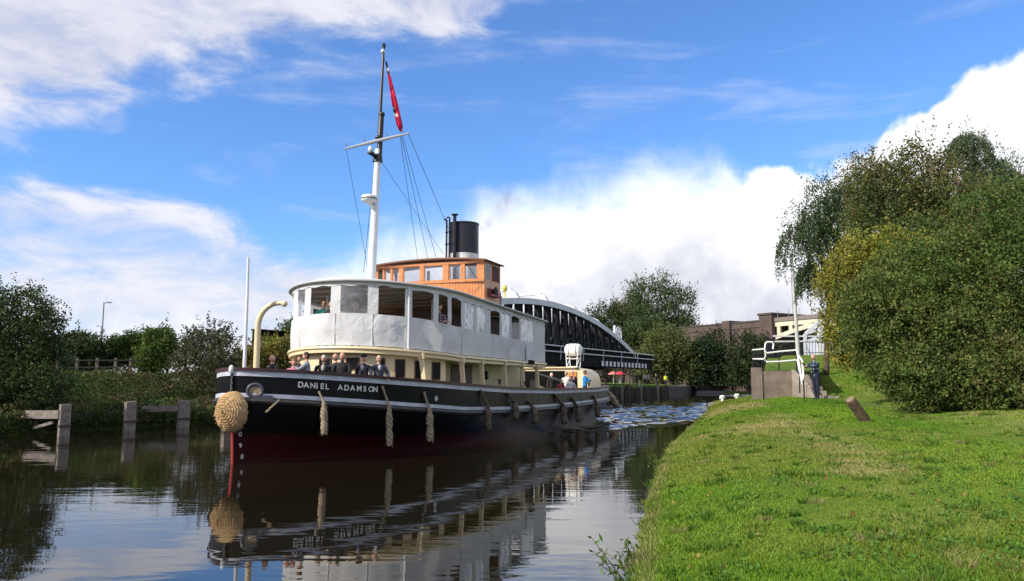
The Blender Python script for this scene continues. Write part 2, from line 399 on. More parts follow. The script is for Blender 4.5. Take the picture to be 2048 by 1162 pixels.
def hullpaint():
    t = M_hull.node_tree; b = t.nodes['Principled BSDF']; X.t = t; tc = t.nodes.new('ShaderNodeTexCoord'); v = tc.outputs['Object']
    sp = t.nodes.new('ShaderNodeSeparateXYZ'); t.links.new(v, sp.inputs[0]); x, z = X(sp.outputs[0]), X(sp.outputs[2])
    line = (0.82 - x * 0.05 - z + noise(t, v, 3, 3) * 0.02).smooth(-0.012, 0.012)
    mp = t.nodes.new('ShaderNodeMapping'); mp.inputs['Scale'].default_value = (2.2, 2.2, 0.5); t.links.new(v, mp.inputs[0])
    wear = noise(t, mp.outputs[0], 1.4, 6, 0.65).smooth(0.42, 0.72) * x.smooth(8, 14) * z.smooth(0.9, 1.3)
    blk = mixc(t, wear * 0.8, (0.004, 0.004, 0.005), (0.075, 0.068, 0.068))
    rust = noise(t, mp.outputs[0], 3.1, 6, 0.7).smooth(0.66, 0.8) * 0.35 * x.smooth(6, 18)
    blk = mixc(t, rust, blk, (0.09, 0.035, 0.015))
    b.inputs['Specular IOR Level'].default_value = 0.18
    red = mixc(t, noise(t, v, 1.8, 5, 0.6), (0.022, 0.003, 0.004), (0.042, 0.006, 0.007))
    t.links.new(mixc(t, line, blk, red), b.inputs['Base Color'])
    t.links.new((noise(t, v, 2.0, 5) * 0.3 + 0.22).s, b.inputs['Roughness'])
    bp = t.nodes.new('ShaderNodeBump'); bp.inputs['Strength'].default_value = 0.25; bp.inputs['Distance'].default_value = 0.03
    cx = t.nodes.new('ShaderNodeCombineXYZ'); t.links.new(x.s, cx.inputs[0]); t.links.new(z.s, cx.inputs[1])
    bk = t.nodes.new('ShaderNodeTexBrick'); bk.inputs['Scale'].default_value = 1.0; bk.inputs['Brick Width'].default_value = 2.4; bk.inputs['Row Height'].default_value = 0.74; bk.inputs['Mortar Size'].default_value = 0.014; bk.inputs['Mortar Smooth'].default_value = 0.4
    t.links.new(cx.outputs[0], bk.inputs[0]); hh = noise(t, v, 1.7, 3) - X(bk.outputs['Fac']) * 0.7
    t.links.new(hh.s, bp.inputs['Height']); t.links.new(bp.outputs[0], b.inputs['Normal'])
hullpaint()
white = mat('white_paint', (0.74, 0.75, 0.78), 0.4, var=0.12, vscale=4)
bandw = mat('band_paint', (0.52, 0.55, 0.63), 0.5, var=0.3, vscale=2.5)
cream = mat('cream_paint', (0.70, 0.58, 0.36), 0.45, var=0.10, vscale=2)
black = mat('black_paint', (0.010, 0.010, 0.013), 0.35)
dark = mat('painted_dark', (0.006, 0.006, 0.006), 0.9, spec=0.1)
maroon = mat('maroon_rail', (0.055, 0.014, 0.014), 0.35, var=0.4, vscale=3)
decking = mat('deck_planks', (0.20, 0.14, 0.08), 0.8, var=0.3, vscale=5)
varnish = mat('varnished_teak', (0.60, 0.235, 0.085), 0.3, var=0.28, vscale=5, bump=0.1, bscale=12)
brown = mat('brown_door', (0.085, 0.028, 0.016), 0.45, var=0.3, vscale=4)
funnelm = mat('funnel_black', (0.012, 0.013, 0.022), 0.42, var=0.3, vscale=3)
ropem = mat('old_rope', (0.36, 0.29, 0.20), 0.95, var=0.45, vscale=22, bump=0.6, bscale=60)
roped = mat('wet_rope', (0.16, 0.125, 0.09), 0.95, var=0.5, vscale=14, bump=0.6, bscale=60)
coir = mat('coir_rope', (0.50, 0.33, 0.16), 0.95, var=0.35, vscale=16, bump=0.5, bscale=60)
canvas = mat('white_canvas', (0.80, 0.81, 0.83), 0.75, var=0.12, vscale=1.5, bump=1.0, bscale=2.6)
for n_b in canvas.node_tree.nodes:
    if n_b.type == 'BUMP': n_b.inputs['Distance'].default_value = 0.07; n_b.inputs['Strength'].default_value = 0.6
    if n_b.type == 'TEX_NOISE' and n_b.inputs['Scale'].default_value > 2: n_b.inputs['Detail'].default_value = 2.0; n_b.inputs['Distortion'].default_value = 1.3; n_b.inputs['Scale'].default_value = 1.7
def translucent(m, f):
    t = m.node_tree; b = t.nodes['Principled BSDF']; o = t.nodes['Material Output']; tr = t.nodes.new('ShaderNodeBsdfTranslucent'); tr.inputs[0].default_value = (0.9, 0.9, 0.88, 1)
    mx = t.nodes.new('ShaderNodeMixShader'); mx.inputs[0].default_value = f; t.links.new(b.outputs[0], mx.inputs[1]); t.links.new(tr.outputs[0], mx.inputs[2]); t.links.new(mx.outputs[0], o.inputs[0])
translucent(canvas, 0.3)
pane_d = vinyl('clear_vinyl', 0.22, (0.55, 0.56, 0.62))
pane_w = vinyl('sky_white_vinyl', 1.25, (0.85, 0.86, 0.90))  # whiteness of reflected sky put into the diffuse colour
glass = vinyl('window_glass', 0.10, (0.5, 0.55, 0.62))
wire = mat('rigging_wire', (0.03, 0.03, 0.045), 0.6)

# hull ----------------------------------------------------------------
def hullgrid(sign):
    P = []
    for s in ST:
        zr, zs, z0 = float(zrail(s)), float(zstr(s)), float(zmin(s)); row = []
        for z in list(np.linspace(z0, zs, 11)) + list(np.linspace(zs, zr, 6)[1:]):
            b = float(hb(s, z)); off = 0.16 * (1 - min(max(z, 0) / zr, 1)) * math.exp(-s * 1.2)
            row.append(lc(s + off, sign * b, z))
        P.append(row)
    return P
mb = MB().grid(hullgrid(1)); m2 = MB().grid(hullgrid(-1)); m2.f = [f[::-1] for f in m2.f]
mb.add(m2.v, m2.f); mb.f = [f[::-1] for f in mb.f]
mb.build('hull', M_hull, tug, smooth=60)
def outline(zf, out=0.0, n=None):
    """closed plan line round the hull at height zf(s): bow, port side, stern, starboard side"""
    pts = [(s, float(hb(s, zf(s)))) for s in ST]; pts = pts + [(s, -b) for s, b in pts[-2:0:-1]]
    P = np.array(pts); d = np.roll(P, -1, 0) - np.roll(P, 1, 0); nrm = np.stack([-d[:, 1], d[:, 0]], 1)
    nrm /= np.linalg.norm(nrm, axis=1)[:, None] + 1e-9
    c = P - np.array([16, 0]); sgn = np.sign((nrm * c).sum(1).sum()); nrm *= sgn
    nrm[0] = (-1, 0)
    return P, nrm
def belt(name, zf, h0, h1, i0, i1, m, sm=True, round_=False):
    P, n = outline(zf); rows = []
    prof = [(i0, h0), (i1, h0), (i1, h1), (i0, h1), (i0, h0)]
    if round_: prof = [(i0, h0), (i1 * 0.75, h0 + 0.15 * (h1 - h0)), (i1, (h0 + h1) / 2), (i1 * 0.75, h1 - 0.15 * (h1 - h0)), (i0, h1)]
    for o, h in prof: rows.append([lc(p[0] + q[0] * o, p[1] + q[1] * o, float(zf(p[0])) + h) for p, q in zip(P, n)])
    b = MB().grid(rows, close=True); return b.build(name, m, tug, smooth=50)
belt('rail_cap', zrail, -0.085, 0.0, -0.16, 0.07, maroon)
belt('rail_band', zrail, -0.225, -0.09, -0.02, 0.025, bandw)
belt('rubbing_band', zstr, -0.01, 0.10, -0.02, 0.035, bandw)
belt('rubbing_strake', zstr, -0.19, -0.014, -0.02, 0.12, mat('strake_wood', (0.03, 0.028, 0.028), 0.5, var=0.5, vscale=2.5), round_=True)
belt('bulwark_lining', zrail, -0.62, -0.09, -0.10, -0.06, cream)
def zdeck(s): return np.interp(s, [0, 4, 8, 14, 33], [1.38, 1.22, 1.05, 0.95, 1.0])
MB().grid([[lc(s, t * max(float(hb(s, zdeck(s))) - 0.06, 0.01), float(zdeck(s))) for t in (-1, 0, 1)] for s in ST]).build('deck', decking, tug)
# stem bar; sunlight on its foot is put into a brighter red
MB().tube([lc(0.14 - 0.06 * z, 0, z) for z in np.linspace(-0.3, 0.85, 8)], 0.035, 6).build('stem_bar', mat('stem_sunlit_red', (0.42, 0.05, 0.045), 0.5), tug)
MB().tube([lc(0.09 - 0.045 * z, 0, z) for z in np.linspace(0.85, 2.5, 8)], 0.04, 6).build('stem_head', black, tug)
MB().ellipsoid(lc(-0.05, 0, 2.52), (0.07, 0.07, 0.12)).build('stem_fitting', white, tug, smooth=True)
cm = MB()
for i in range(9):
    z = 2.38 - i * 0.075; cm.ellipsoid(lc(-0.03, 0.02 * (i % 2), z), (0.028, 0.028, 0.045), 6, 5)
cm.build('chain', mat('chain_iron', (0.10, 0.10, 0.10), 0.5), tug)
def hull_at(px, py):
    """point of the port hull side seen through a pixel (used for laying out marks), with tangent"""
    best = None
    for s in np.linspace(0.05, 32.5, 1400):
        z = 1.2
        for _ in range(4):
            b = float(hb(s, z)); d = ray(px, py); Y = BOW[1] + A_[1] * s + P_[1] * b; z = EYE + d[2] * Y
        X_ = BOW[0] + A_[0] * s + P_[0] * b; e = abs(X_ / Y - d[0])
        if best is None or e < best[0]: best = (e, s, b, z)
    _, s, b, z = best; b2 = float(hb(s + 0.05, z)); b1 = float(hb(max(s - 0.05, 0), z))
    tv = Vector((0.1, -(b2 - b1), 0)).normalized(); nv = Vector((tv.y, -tv.x, 0))     # local frame
    if nv.y > 0: nv = -nv
    return s, b, z, tv, nv
# hawse pipe
s, b, z, tv, nv = hull_at(511, 781)
def ringpts(c, tv, r1, r2, n=20): return [c + tv * (r1 * math.cos(2 * math.pi * k / n)) + Vector((0, 0, 1)) * (r2 * math.sin(2 * math.pi * k / n)) for k in range(n + 1)]
c = Vector(lc(s, b, z)) + nv * 0.03
MB().tube(ringpts(c, tv, 0.19, 0.17), 0.05, 8, False).build('hawse_ring', mat('iron_grey', (0.05, 0.055, 0.075), 0.4), tug, smooth=True)
hp = MB(); q = ringpts(c + nv * 0.004, tv, 0.165, 0.145); hp.add(q[:-1], [tuple(range(20))]); hp.build('hawse_pipe', mat('hawse_cream', (0.38, 0.30, 0.17), 0.6, var=0.5, vscale=8), tug)
s2, b2, z2, tv2, nv2 = hull_at(525, 797)
MB().bar(Vector(lc(s2, b2, z2)) + nv2 * 0.04 - tv2 * 0.28, Vector(lc(s2, b2, z2)) + nv2 * 0.04 + tv2 * 0.26, 0.07, 0.16).build('hawse_bolster', MATS['iron_grey'], tug)
for (px, py, r) in ((872, 797, 0.085),):
    s, b, z, tv, nv = hull_at(px, py); c = Vector(lc(s, b, z)) + nv * 0.012
    MB().add(ringpts(c, tv, r, r, 14)[:-1], [tuple(range(14))]).build('porthole', mat('porthole_grey', (0.42, 0.44, 0.45), 0.4), tug)
# lettering
letters = mat('letter_paint', (0.72, 0.70, 0.66), 0.5, var=0.35, vscale=20)
def glyph(ch, size, px, py, name, th=0.008):
    cu = bpy.data.curves.new('glyph', 'FONT'); cu.body = ch; cu.size = size; cu.extrude = 0.0; cu.align_x = 'CENTER'; cu.offset = 0.006 if name == 'name_letter' else 0.0
    tmp = bpy.data.objects.new('glyph_tmp', cu); COL.objects.link(tmp)
    dg = bpy.context.evaluated_depsgraph_get(); me = bpy.data.meshes.new_from_object(tmp.evaluated_get(dg))
    bpy.data.objects.remove(tmp); bpy.data.curves.remove(cu)
    s, b, z, tv, nv = hull_at(px, py); c = Vector(lc(s, b, z)) + nv * (0.03 if name == 'name_letter' else 0.18)
    h = size * 0.35; up = Vector((0, 0, 1))
    for v in me.vertices: co = v.co.copy(); v.co = c + tv * co.x + up * (co.y - h) + nv * 0.004
    me.materials.clear(); me.materials.append(letters); me.update(); return link(name, me, tug)
for w, xs, ys in (('DANIEL', (600, 612, 624, 634, 643, 653), (769, 773)), ('ADAMSON', (679, 692, 704, 717, 729, 740, 750), (774.5, 778.5))):
    for i, ch in enumerate(w): glyph(ch, 0.215, xs[i], ys[0] + (ys[1] - ys[0]) * (xs[i] - xs[0]) / (xs[-1] - xs[0]), 'name_letter')
for ch, py in (('0', 867), ('9', 890), ('8', 912)): glyph(ch, 0.17, 480, py, 'draught_mark')

# upper deck ----------------------------------------------------------------
UC, UA, UB, UEND = 8.0, 3.6, 3.2, 16.6
_th = np.linspace(0, math.pi, 721); _e = np.stack([UC - UA * np.sin(_th), -UB * np.cos(_th)], 1)
_el = np.concatenate([[0], np.cumsum(np.hypot(*np.diff(_e, axis=0).T))]); LF = _el[-1]
def per(L, off=0.0):
    """plan point of the upper deck edge at arc length L (0 = starboard shoulder, LF = port shoulder), pushed out by off"""
    L = np.asarray(L, float); s = np.interp(L, _el, _e[:, 0]); t = np.interp(L, _el, _e[:, 1])
    s = np.where(L < 0, UC - L, np.where(L > LF, UC + (L - LF), s)); t = np.where(L < 0, -UB, np.where(L > LF, UB, t))
    th = np.interp(L, _el, _th); nx = -np.sin(th) / UA; ny = -np.cos(th) / UB; k = np.hypot(nx, ny); nx, ny = nx / k, ny / k
    return s + nx * off, t + ny * off
LEND = LF + UEND - UC
ztop = lambda s: np.interp(s, [4.4, 5.6, 8, 15.2, 16.6], [5.47, 5.36, 5.25, 5.0, 4.95])
zlin = lambda s: np.interp(s, [4.4, 5.0, 6, 8, 10, 16], [5.31, 5.28, 5.17, 5.0, 4.93, 4.83])
zsil = lambda s: np.interp(s, [4.4, 5.0, 6, 7.3, 9.5, 16], [4.42, 4.35, 4.26, 4.10, 4.06, 3.86])
zbot = lambda s: np.interp(s, [4.4, 5.6, 7.5, 17], [3.38, 3.27, 3.14, 3.10])
WINS = [(3.65, 4.17, 'd'), (4.51, 5.38, 'o'), (5.74, 6.64, 'd'), (6.98, 7.86, 'o'), (8.10, 8.90, 'o'), (9.13, 9.56, 'o'), (9.75, 10.36, 'o'), (10.63, 11.45, 'w'),
        (11.69, 12.39, 'w'), (12.99, 13.85, 'o'), (14.02, 14.79, 'w'), (15.15, 16.05, 'o'), (16.25, 17.75, 'w')]
stb = [(LF - b, LF - a, k) for a, b, k in WINS if a > 7.5]
WINS = sorted(stb + [(2.2, 3.1, 'o')] + WINS)
def curtain(l0, l1, za, zb, off, wr, nl=None, nz=8, sag=0.0):
    nl = nl or max(3, int((l1 - l0) / 0.09)); Ls = np.linspace(l0, l1, nl); rows = []
    for i in range(nz):
        v = i / (nz - 1); s, t = per(Ls, off); z = za(s) * (1 - v) + zb(s) * v
        w = wob(np.stack([Ls, z * 0.35, 0 * Ls], -1), 3.1, 3) * wr * (0.35 + math.sin(math.pi * v)) + wob(np.stack([Ls * 0.6, z * 1.6, Ls * 0 + 4], -1), 2.3, 2) * wr * 0.6
        s, t = per(Ls, off + w)
        rows.append(np.stack([s, -t, z + sag * np.sin(Ls * 9) * (v == 0)], -1))
    return rows
def curtain_part(name, m, *a, **k):
    mb = MB().grid(curtain(*a, **k)); return mb.build(name, m, tug, smooth=True)
seams = [-8.5, -6.5, -4.4, -2.2, 0.0, 2.0, 3.9, 5.56, 6.8, 7.98, 10.45, 12.0, 13.2, 14.9, 16.6, LEND]
for a, b in zip(seams[:-1], seams[1:]):
    curtain_part('canvas_panel', canvas, a + 0.01, b - 0.01, zbot, zsil, 0.0, 0.034, nz=12)
    MB().tube([lc(*per(b, 0.012), z) for z in np.linspace(float(zbot(per(b)[0])), float(zsil(per(b)[0])), 6)], 0.017, 6).build('canvas_seam', canvas, tug)
curtain_part('canvas_valance', canvas, -8.55, LEND, zlin, ztop, 0.015, 0.012, nl=260, nz=5, sag=0.02)
prev = -8.55
for a, b, k in WINS + [(LEND, LEND, 'x')]:
    if a > prev: curtain_part('canvas_strip', canvas, prev, a, zsil, zlin, 0.004, 0.016, nz=9)
    if k in 'dw': curtain_part('vinyl_window', pane_d if k == 'd' else pane_w, a, b, zsil, zlin, -0.004, 0.03, nl=12, nz=9)
    prev = b
MB().tube([lc(*per(7.98, 0.03), z) for z in np.linspace(3.22, 5.34, 10)], 0.028, 6).build('canvas_pole', white, tug)
# aft curtain
MB().grid([[lc(UEND + 0.05 * wob(np.array([t, z, 1.0]), 2.0), t, z) for t in np.linspace(-UB, UB, 24)] for z in np.linspace(3.1, 4.95, 8)]).build('canvas_panel', canvas, tug, smooth=True)
# roof
def wid(s, off=0.0):
    return UB + off if s >= UC else (UB + off) * math.sqrt(max(0.0, 1 - ((UC - s) / (UA + off)) ** 2))
sr = UC - (UA + 0.1) * np.cos(np.linspace(0, math.pi / 2, 26)); sr = list(sr) + list(np.linspace(UC, 16.75, 18)[1:])
def roofz(s, t): w = max(wid(s, 0.1), 1e-3); return float(ztop(s)) + 0.02 + 0.36 * (w / UB) ** 1.0 * (1 - (t / w) ** 2)
rows = [[lc(s, t * wid(s, 0.1), roofz(s, t * wid(s, 0.1))) for t in np.linspace(-1, 1, 25)] for s in sr]
mb = MB().grid(rows); mb.grid([[(x, y, z - 0.05) for x, y, z in r] for r in rows]).build('awning_roof', mat('roof_canvas', (0.62, 0.62, 0.62), 0.8, var=0.15, vscale=2), tug, smooth=35)
Ls = np.linspace(-8.75, LEND + 0.15, 240)
MB().tube([lc(float(per(l, 0.1)[0]), float(per(l, 0.1)[1]), float(ztop(per(l)[0])) + 0.01) for l in Ls], 0.045, 6).build('roof_edge', mat('roof_edge_grey', (0.40, 0.41, 0.43), 0.7), tug, smooth=True)
# cream edge of the upper deck, and its floor
rows = []
for o, h in ((0.0, -0.03), (0.10, -0.03), (0.12, -0.10), (0.06, -0.15), (0.06, -0.24), (-0.25, -0.26)):
    r = []
    for l in np.linspace(-8.6, LEND, 200): s, t = per(l, o); r.append(lc(float(s), float(t), float(zbot(per(l)[0])) + h))
    rows.append(r)
MB().grid(rows).build('deck_edge', cream, tug, smooth=40)
MB().grid([[lc(s, t * wid(s, -0.05), 3.07) for t in (-1, 0, 1)] for s in sr[1:]]).build('upper_deck_floor', decking, tug)
# saloon inside the canvas
MB().box(10.2, 15.9, -1.7, 1.7, 3.08, 4.98).build('saloon', brown, tug)
for s in (6.6, 8.6):
    for t in (-1.6, 1.6): MB().tube([lc(s, t, 3.07), lc(s, t, 5.3)], 0.05, 6).build('awning_post', white, tug)
bm_ = MB()
for s in np.arange(5.4, 16, 0.9): bm_.bar(lc(s, -wid(s) * 0.95, float(ztop(s)) - 0.02), lc(s, wid(s) * 0.95, float(ztop(s)) - 0.02), 0.06, 0.08)
bm_.build('roof_beams', mat('beam_wood', (0.25, 0.20, 0.15), 0.7), tug)

# deckhouse front ----------------------------------------------------------------
LH0, LH1 = LF - 9.75, 9.75
def house(l, z, off=-0.22): s, t = per(l, off); return lc(float(s), float(t), z)
hw = MB(); lsd = np.linspace(LH0, LH1, 70); hw.grid([[house(l, z) for l in lsd] for z in (0.9, 2.0, 3.0, 3.14)]); hw.build('deckhouse_wall', cream, tug, smooth=40)
def Lpx(px, z):
    l = np.linspace(4.2, LEND, 1500); s, t = per(l, -0.22)
    x = [px_of(bw(a, b, z))[0] for a, b in zip(s, t)]; return float(np.interp(px, x, l))
for x0, x1, za, zb in ((640, 662, 2.62, 2.95), (693, 718, 2.6, 2.97), (757, 769, 2.5, 2.95), (791, 809, 2.33, 2.92), (830, 846, 2.31, 2.88), (864, 879, 2.28, 2.85)):
    a, b = Lpx(x0, 2.7), Lpx(x1, 2.7)
    w = MB().grid([[house(l, z, -0.205) for l in np.linspace(a, b, 4)] for z in (za, zb)]).build('deckhouse_window', mat('dark_glass', (0.006, 0.005, 0.006), 0.3, spec=0.2), tug)
    fr = MB(); q = [house(a, za, -0.2), house(b, za, -0.2), house(b, zb, -0.2), house(a, zb, -0.2)]
    for i in range(4): fr.bar(q[i], q[(i + 1) % 4], 0.035, 0.035)
    fr.build('window_frame', brown, w)
# recessed casing under the overhang
MB().box(7.1, 17.0, -1.9, 1.9, 0.9, 3.06).build('casing', cream, tug)
def casepx(px, t=1.9):
    s = np.linspace(7, 30, 800); return float(np.interp(px, [px_of(bw(q, t, 2.4))[0] for q in s], s))
for a, b in ((901, 926), (929, 943)):
    d = MB().box(casepx(a), casepx(b), -1.93, -1.90, 1.0, 2.86).build('saloon_door', brown, tug)
    MB().box(casepx(b) - 0.12, casepx(b) - 0.06, -1.97, -1.93, 1.8, 1.95).build('handle', mat('brass', (0.5, 0.35, 0.1), 0.3, 1.0), d)
MB().box(casepx(1041), casepx(1049), -1.93, -1.90, 1.0, 2.8).build('casing_door', dark, tug)
c = lc(casepx(969), 1.98, 2.5); MB().lathe([(0.05, -0.2), (0.1, -0.1), (0.1, 0.06), (0.03, 0.18)], c, 8).build('lantern', black, tug)
for px, lean in ((893, 0.16), (945, 0.1), (983, 0.08), (1027, 0.06), (1062, 0.05), (1090, 0.05)):
    best = min(np.linspace(5, 20, 600), key=lambda s: abs(px_of(bw(s, float(hb(s, zrail(s))) - 0.06, float(zrail(s))))[0] - px))
    s = float(best); b = float(hb(s, zrail(s))) - 0.06; b = min(b, (wid(s) if s < UEND else UB) + 0.14); s_t = s - lean; tw = wid(min(s_t, 30)) + 0.02 if s_t < UEND else UB
    zt = float(zbot(s_t)) - 0.2; p0 = Vector(lc(s, b, float(zdeck(s)))); p1 = Vector(lc(s_t, tw, zt))
    m_ = MB().bar(p0, p1, 0.15, 0.09, (1, 0, 0)); m_.bar(p1 - Vector((0.0, 0, 0.10)), p1 + Vector((-0.03, 0, 0.08)), 0.24, 0.13, (1, 0, 0)); m_.build('pillar', cream, tug)

# wheelhouse ----------------------------------------------------------------
WS, WE, WT, WZ0, WZ1 = 11.2, 12.95, 2.5, 5.0, 7.06
def wfront(t): return WS + 0.10 * (t / WT) ** 2
for t0 in np.arange(-WT, WT - 0.01, 0.125):
    s0 = wfront(t0 + 0.06); MB().box(s0, s0 + 0.05, -(t0 + 0.122), -(t0 + 0.003), WZ0, 6.20 - 0.003 * (int(t0 * 8) % 3)).build('plank', varnish, tug)
for s0 in np.arange(WS + 0.15, WE - 0.02, 0.125):
    for sg in (1, -1):
        y0, y1 = sorted((-sg * WT, -sg * (WT - 0.05))); MB().box(s0 + 0.002, s0 + 0.123, y0, y1, WZ0, 6.2).build('plank', mat('shaded_side_teak', (0.55, 0.27, 0.15), 0.4, var=0.2, vscale=5), tug)  # pinker teak copy; the shade on the sides is put into its colour
fw = MB().box(WS - 0.04, WS + 0.09, -WT - 0.02, WT + 0.02, 6.2, 6.30); fw.build('window_sill', varnish, tug)
MB().box(WS - 0.02, WS + 0.1, -WT, WT, 6.95, 7.05).build('window_head', varnish, tug)
wins = [(-2.38, -2.14), (-2.07, -1.75), (-1.68, -1.33), (-1.14, -0.34), (-0.16, 0.73), (0.96, 1.52), (1.67, 2.18)]
edges = [-WT] + [e for w in wins for e in w] + [WT]
for a, b in zip(edges[0::2], edges[1::2]): MB().box(wfront(a) - 0.02, wfront(a) + 0.07, -b, -a, 6.3, 6.95).build('window_post', varnish, tug)
for i, (a, b) in enumerate(wins):
    if i in (0, 6): continue
    w = MB().box(wfront(a) + 0.02, wfront(a) + 0.03, -b, -a, 6.3, 6.95).build('wheelhouse_window', glass, tug)
    fr = MB(); x = wfront(a) + 0.025
    for z in (6.315, 6.935): fr.bar((x, -a, z), (x, -b, z), 0.05, 0.03)
    for t in (a + 0.015, b - 0.015): fr.bar((x, -t, 6.3), (x, -t, 6.95), 0.05, 0.03)
    fr.build('sash', varnish, w)
for sg in (1, -1):
    yy = -sg * WT
    for s0 in (WS + 0.15, 12.0, WE - 0.07): MB().box(s0 - 0.05, s0 + 0.05, min(yy, yy + sg * 0.06), max(yy, yy + sg * 0.06), 6.2, 7.0).build('window_post', varnish, tug)
    for za, zb in ((6.2, 6.3), (6.93, 7.04)): MB().box(WS + 0.1, WE, min(yy, yy + sg * 0.07) , max(yy, yy + sg * 0.07), za, zb).build('window_rail', MATS['shaded_side_teak'], tug)
    MB().box(WS + 0.2, 11.95, min(yy, yy + sg * 0.02), max(yy, yy + sg * 0.02), 6.3, 6.93).build('wheelhouse_window', glass, tug)
MB().box(12.05, WE - 0.1, -WT, -WT + 0.05, 6.3, 6.93).build('curtain', mat('red_curtain', (0.10, 0.03, 0.03), 0.8), tug)
MB().box(WE - 0.06, WE, -WT, WT, WZ0, 6.3).build('rear_wall', varnish, tug)
for t in (-WT + 0.05, -0.85, 0.85, WT - 0.05): MB().box(WE - 0.06, WE, t - 0.06, t + 0.06, 6.3, 7.0).build('window_post', varnish, tug)
rows = [[lc(s, t, 7.06 + 0.16 * (1 - (t / 2.7) ** 2) + dz) for t in np.linspace(-2.64, 2.64, 15)] for s, dz in ((11.02, -0.05), (11.0, 0.0), (13.1, 0.0), (13.08, -0.05))]
MB().grid(rows + [rows[0]]).build('wheelhouse_roof', mat('roof_red', (0.26, 0.13, 0.085), 0.7), tug)
lb = empty_ = None
MB().box(11.6, 12.5, -2.78, -2.5, 5.63, 5.70).box(11.6, 12.5, -2.56, -2.5, 5.63, 5.95).build('sidelight_board', mat('port_red', (0.13, 0.02, 0.02), 0.5), tug)
MB().lathe([(0.09, 0), (0.11, 0.05), (0.11, 0.22), (0.06, 0.3), (0.03, 0.36)], lc(12.1, 2.66, 5.7), 10).build('sidelight', black, tug)
MB().tube([lc(12.98, 2.5, 5.0), lc(12.98, 2.5, 5.9)], 0.03, 6).build('drain_pipe', black, tug)

# funnel ----------------------------------------------------------------
FS = 14.7
MB().lathe([(0.69, 5.0), (0.69, 7.95)], lc(FS, 0, 0), 28).build('funnel_base', mat('funnel_grey_white', (0.72, 0.72, 0.72), 0.5, var=0.25, vscale=3), tug, smooth=40)
MB().lathe([(0.685, 7.94), (0.675, 9.30), (0.70, 9.31), (0.70, 9.37), (0.62, 9.37), (0.60, 9.0)], lc(FS, 0, 0), 28).build('funnel', funnelm, tug, smooth=40)
for t, ds, top, k in ((-0.62, -0.50, 9.50, 0), (-0.40, -0.66, 9.55, 0), (-0.08, -0.80, 9.62, 1)):
    pts = [lc(FS + ds, t, z) for z in (5.0, 7, 8.5, top)]
    if not k: pts += [lc(FS + ds, t - 0.06, top + 0.05), lc(FS + ds, t - 0.14, top + 0.02)]
    pm = MB().tube(pts, 0.045 + 0.04 * k, 8)
    if k: pm.lathe([(0.085, 0), (0.17, 0.05), (0.17, 0.07)], lc(FS + ds, t, top - 0.03), 10)
    for z in (8.35, 8.9): pm.lathe([(0.07 + 0.04 * k, 0), (0.07 + 0.04 * k, 0.05)], lc(FS + ds, t, z), 8)
    pm.build('funnel_pipe', funnelm, tug, smooth=40)
pts_ = []

# mast ----------------------------------------------------------------
def mast(z): return 6.9 + (z - 5.94) * 0.06
MB().tube([lc(mast(z), 0, z) for z in (5.3, 7.5, 9.5, 10.7)], [0.16, 0.145, 0.125, 0.115], 14).build('mast', white, tug, smooth=40)
MB().tube([lc(mast(z) + 0.02, 0.05, z) for z in (10.4, 11.2, 12.0)], 0.10, 10).build('mast_doubling', black, tug, smooth=40)
MB().tube([lc(mast(z) + 0.0, 0, z) for z in (11.0, 12.5, 14.75)], [0.07, 0.06, 0.045], 10).build('topmast', black, tug, smooth=40)
MB().lathe([(0.03, 0), (0.07, 0.03), (0.07, 0.16), (0.03, 0.2)], lc(mast(14.7), 0, 14.7), 10).build('masthead_light', black, tug)
MB().ellipsoid(lc(mast(14.6) - 0.05, 0, 14.55), (0.085, 0.085, 0.085)).build('masthead_ball', white, tug, smooth=True)
MB().ellipsoid(lc(mast(12), 0.08, 12.05), (0.1, 0.12, 0.1)).build('mast_cap', black, tug, smooth=True)
MB().ellipsoid(lc(mast(11.2), 0.0, 11.15), (0.14, 0.14, 0.10)).build('mast_cap', black, tug, smooth=True)
ys = mast(10.98)
MB().tube([lc(ys - 0.1, t, 11.0 + 0.10 * t) for t in (-1.37, -0.6, 0, 0.6, 1.32)], [0.035, 0.055, 0.075, 0.055, 0.035], 8).build('yard', mat('yard_paint', (0.30, 0.31, 0.36), 0.5), tug, smooth=40)
for t in (-1.28, -0.5, 0.45, 1.1):
    MB().tube([lc(ys - 0.1, t, 11.0 + 0.1 * t), lc(ys - 0.1, t - 0.07, 11.2 + 0.1 * t)], 0.016, 5).build('yard_cleat', black, tug)
MB().bar(lc(mast(10.45) - 0.02, 0, 10.40), lc(mast(10.45) - 0.5, -0.08, 10.47), 0.2, 0.06).build('lamp_bracket', black, tug)
MB().lathe([(0.07, 0), (0.09, 0.03), (0.09, 0.14), (0.04, 0.2)], lc(mast(10.45) - 0.42, -0.06, 10.5), 10).build('steaming_light', white, tug, smooth=40)
MB().lathe([(0.19, -0.08), (0.16, 0.18), (0.14, 0.2)], lc(mast(10.3), 0.0, 10.3), 10).build('mast_band', black, tug, smooth=40)
rd = MB().lathe([(0.05, -0.05), (0.24, 0.0), (0.29, 0.07), (0.29, 0.14), (0.25, 0.22), (0.10, 0.27), (0.02, 0.28)], lc(mast(8.7) - 0.40, -0.02, 8.62), 20).build('radar_dome', white, tug, smooth=40)
MB().lathe([(0.295, 0.085), (0.295, 0.125)], lc(mast(8.7) - 0.40, -0.02, 8.62), 20).build('radar_stripe', black, rd)
MB().bar(lc(mast(8.4), 0, 8.40), lc(mast(8.7) - 0.4, -0.02, 8.60), 0.12, 0.08).build('radar_bracket', white, tug)
def wr(a, b, r=0.009): MB().tube([a, b], r, 4, False).build('rigging_wire', wire, tug)
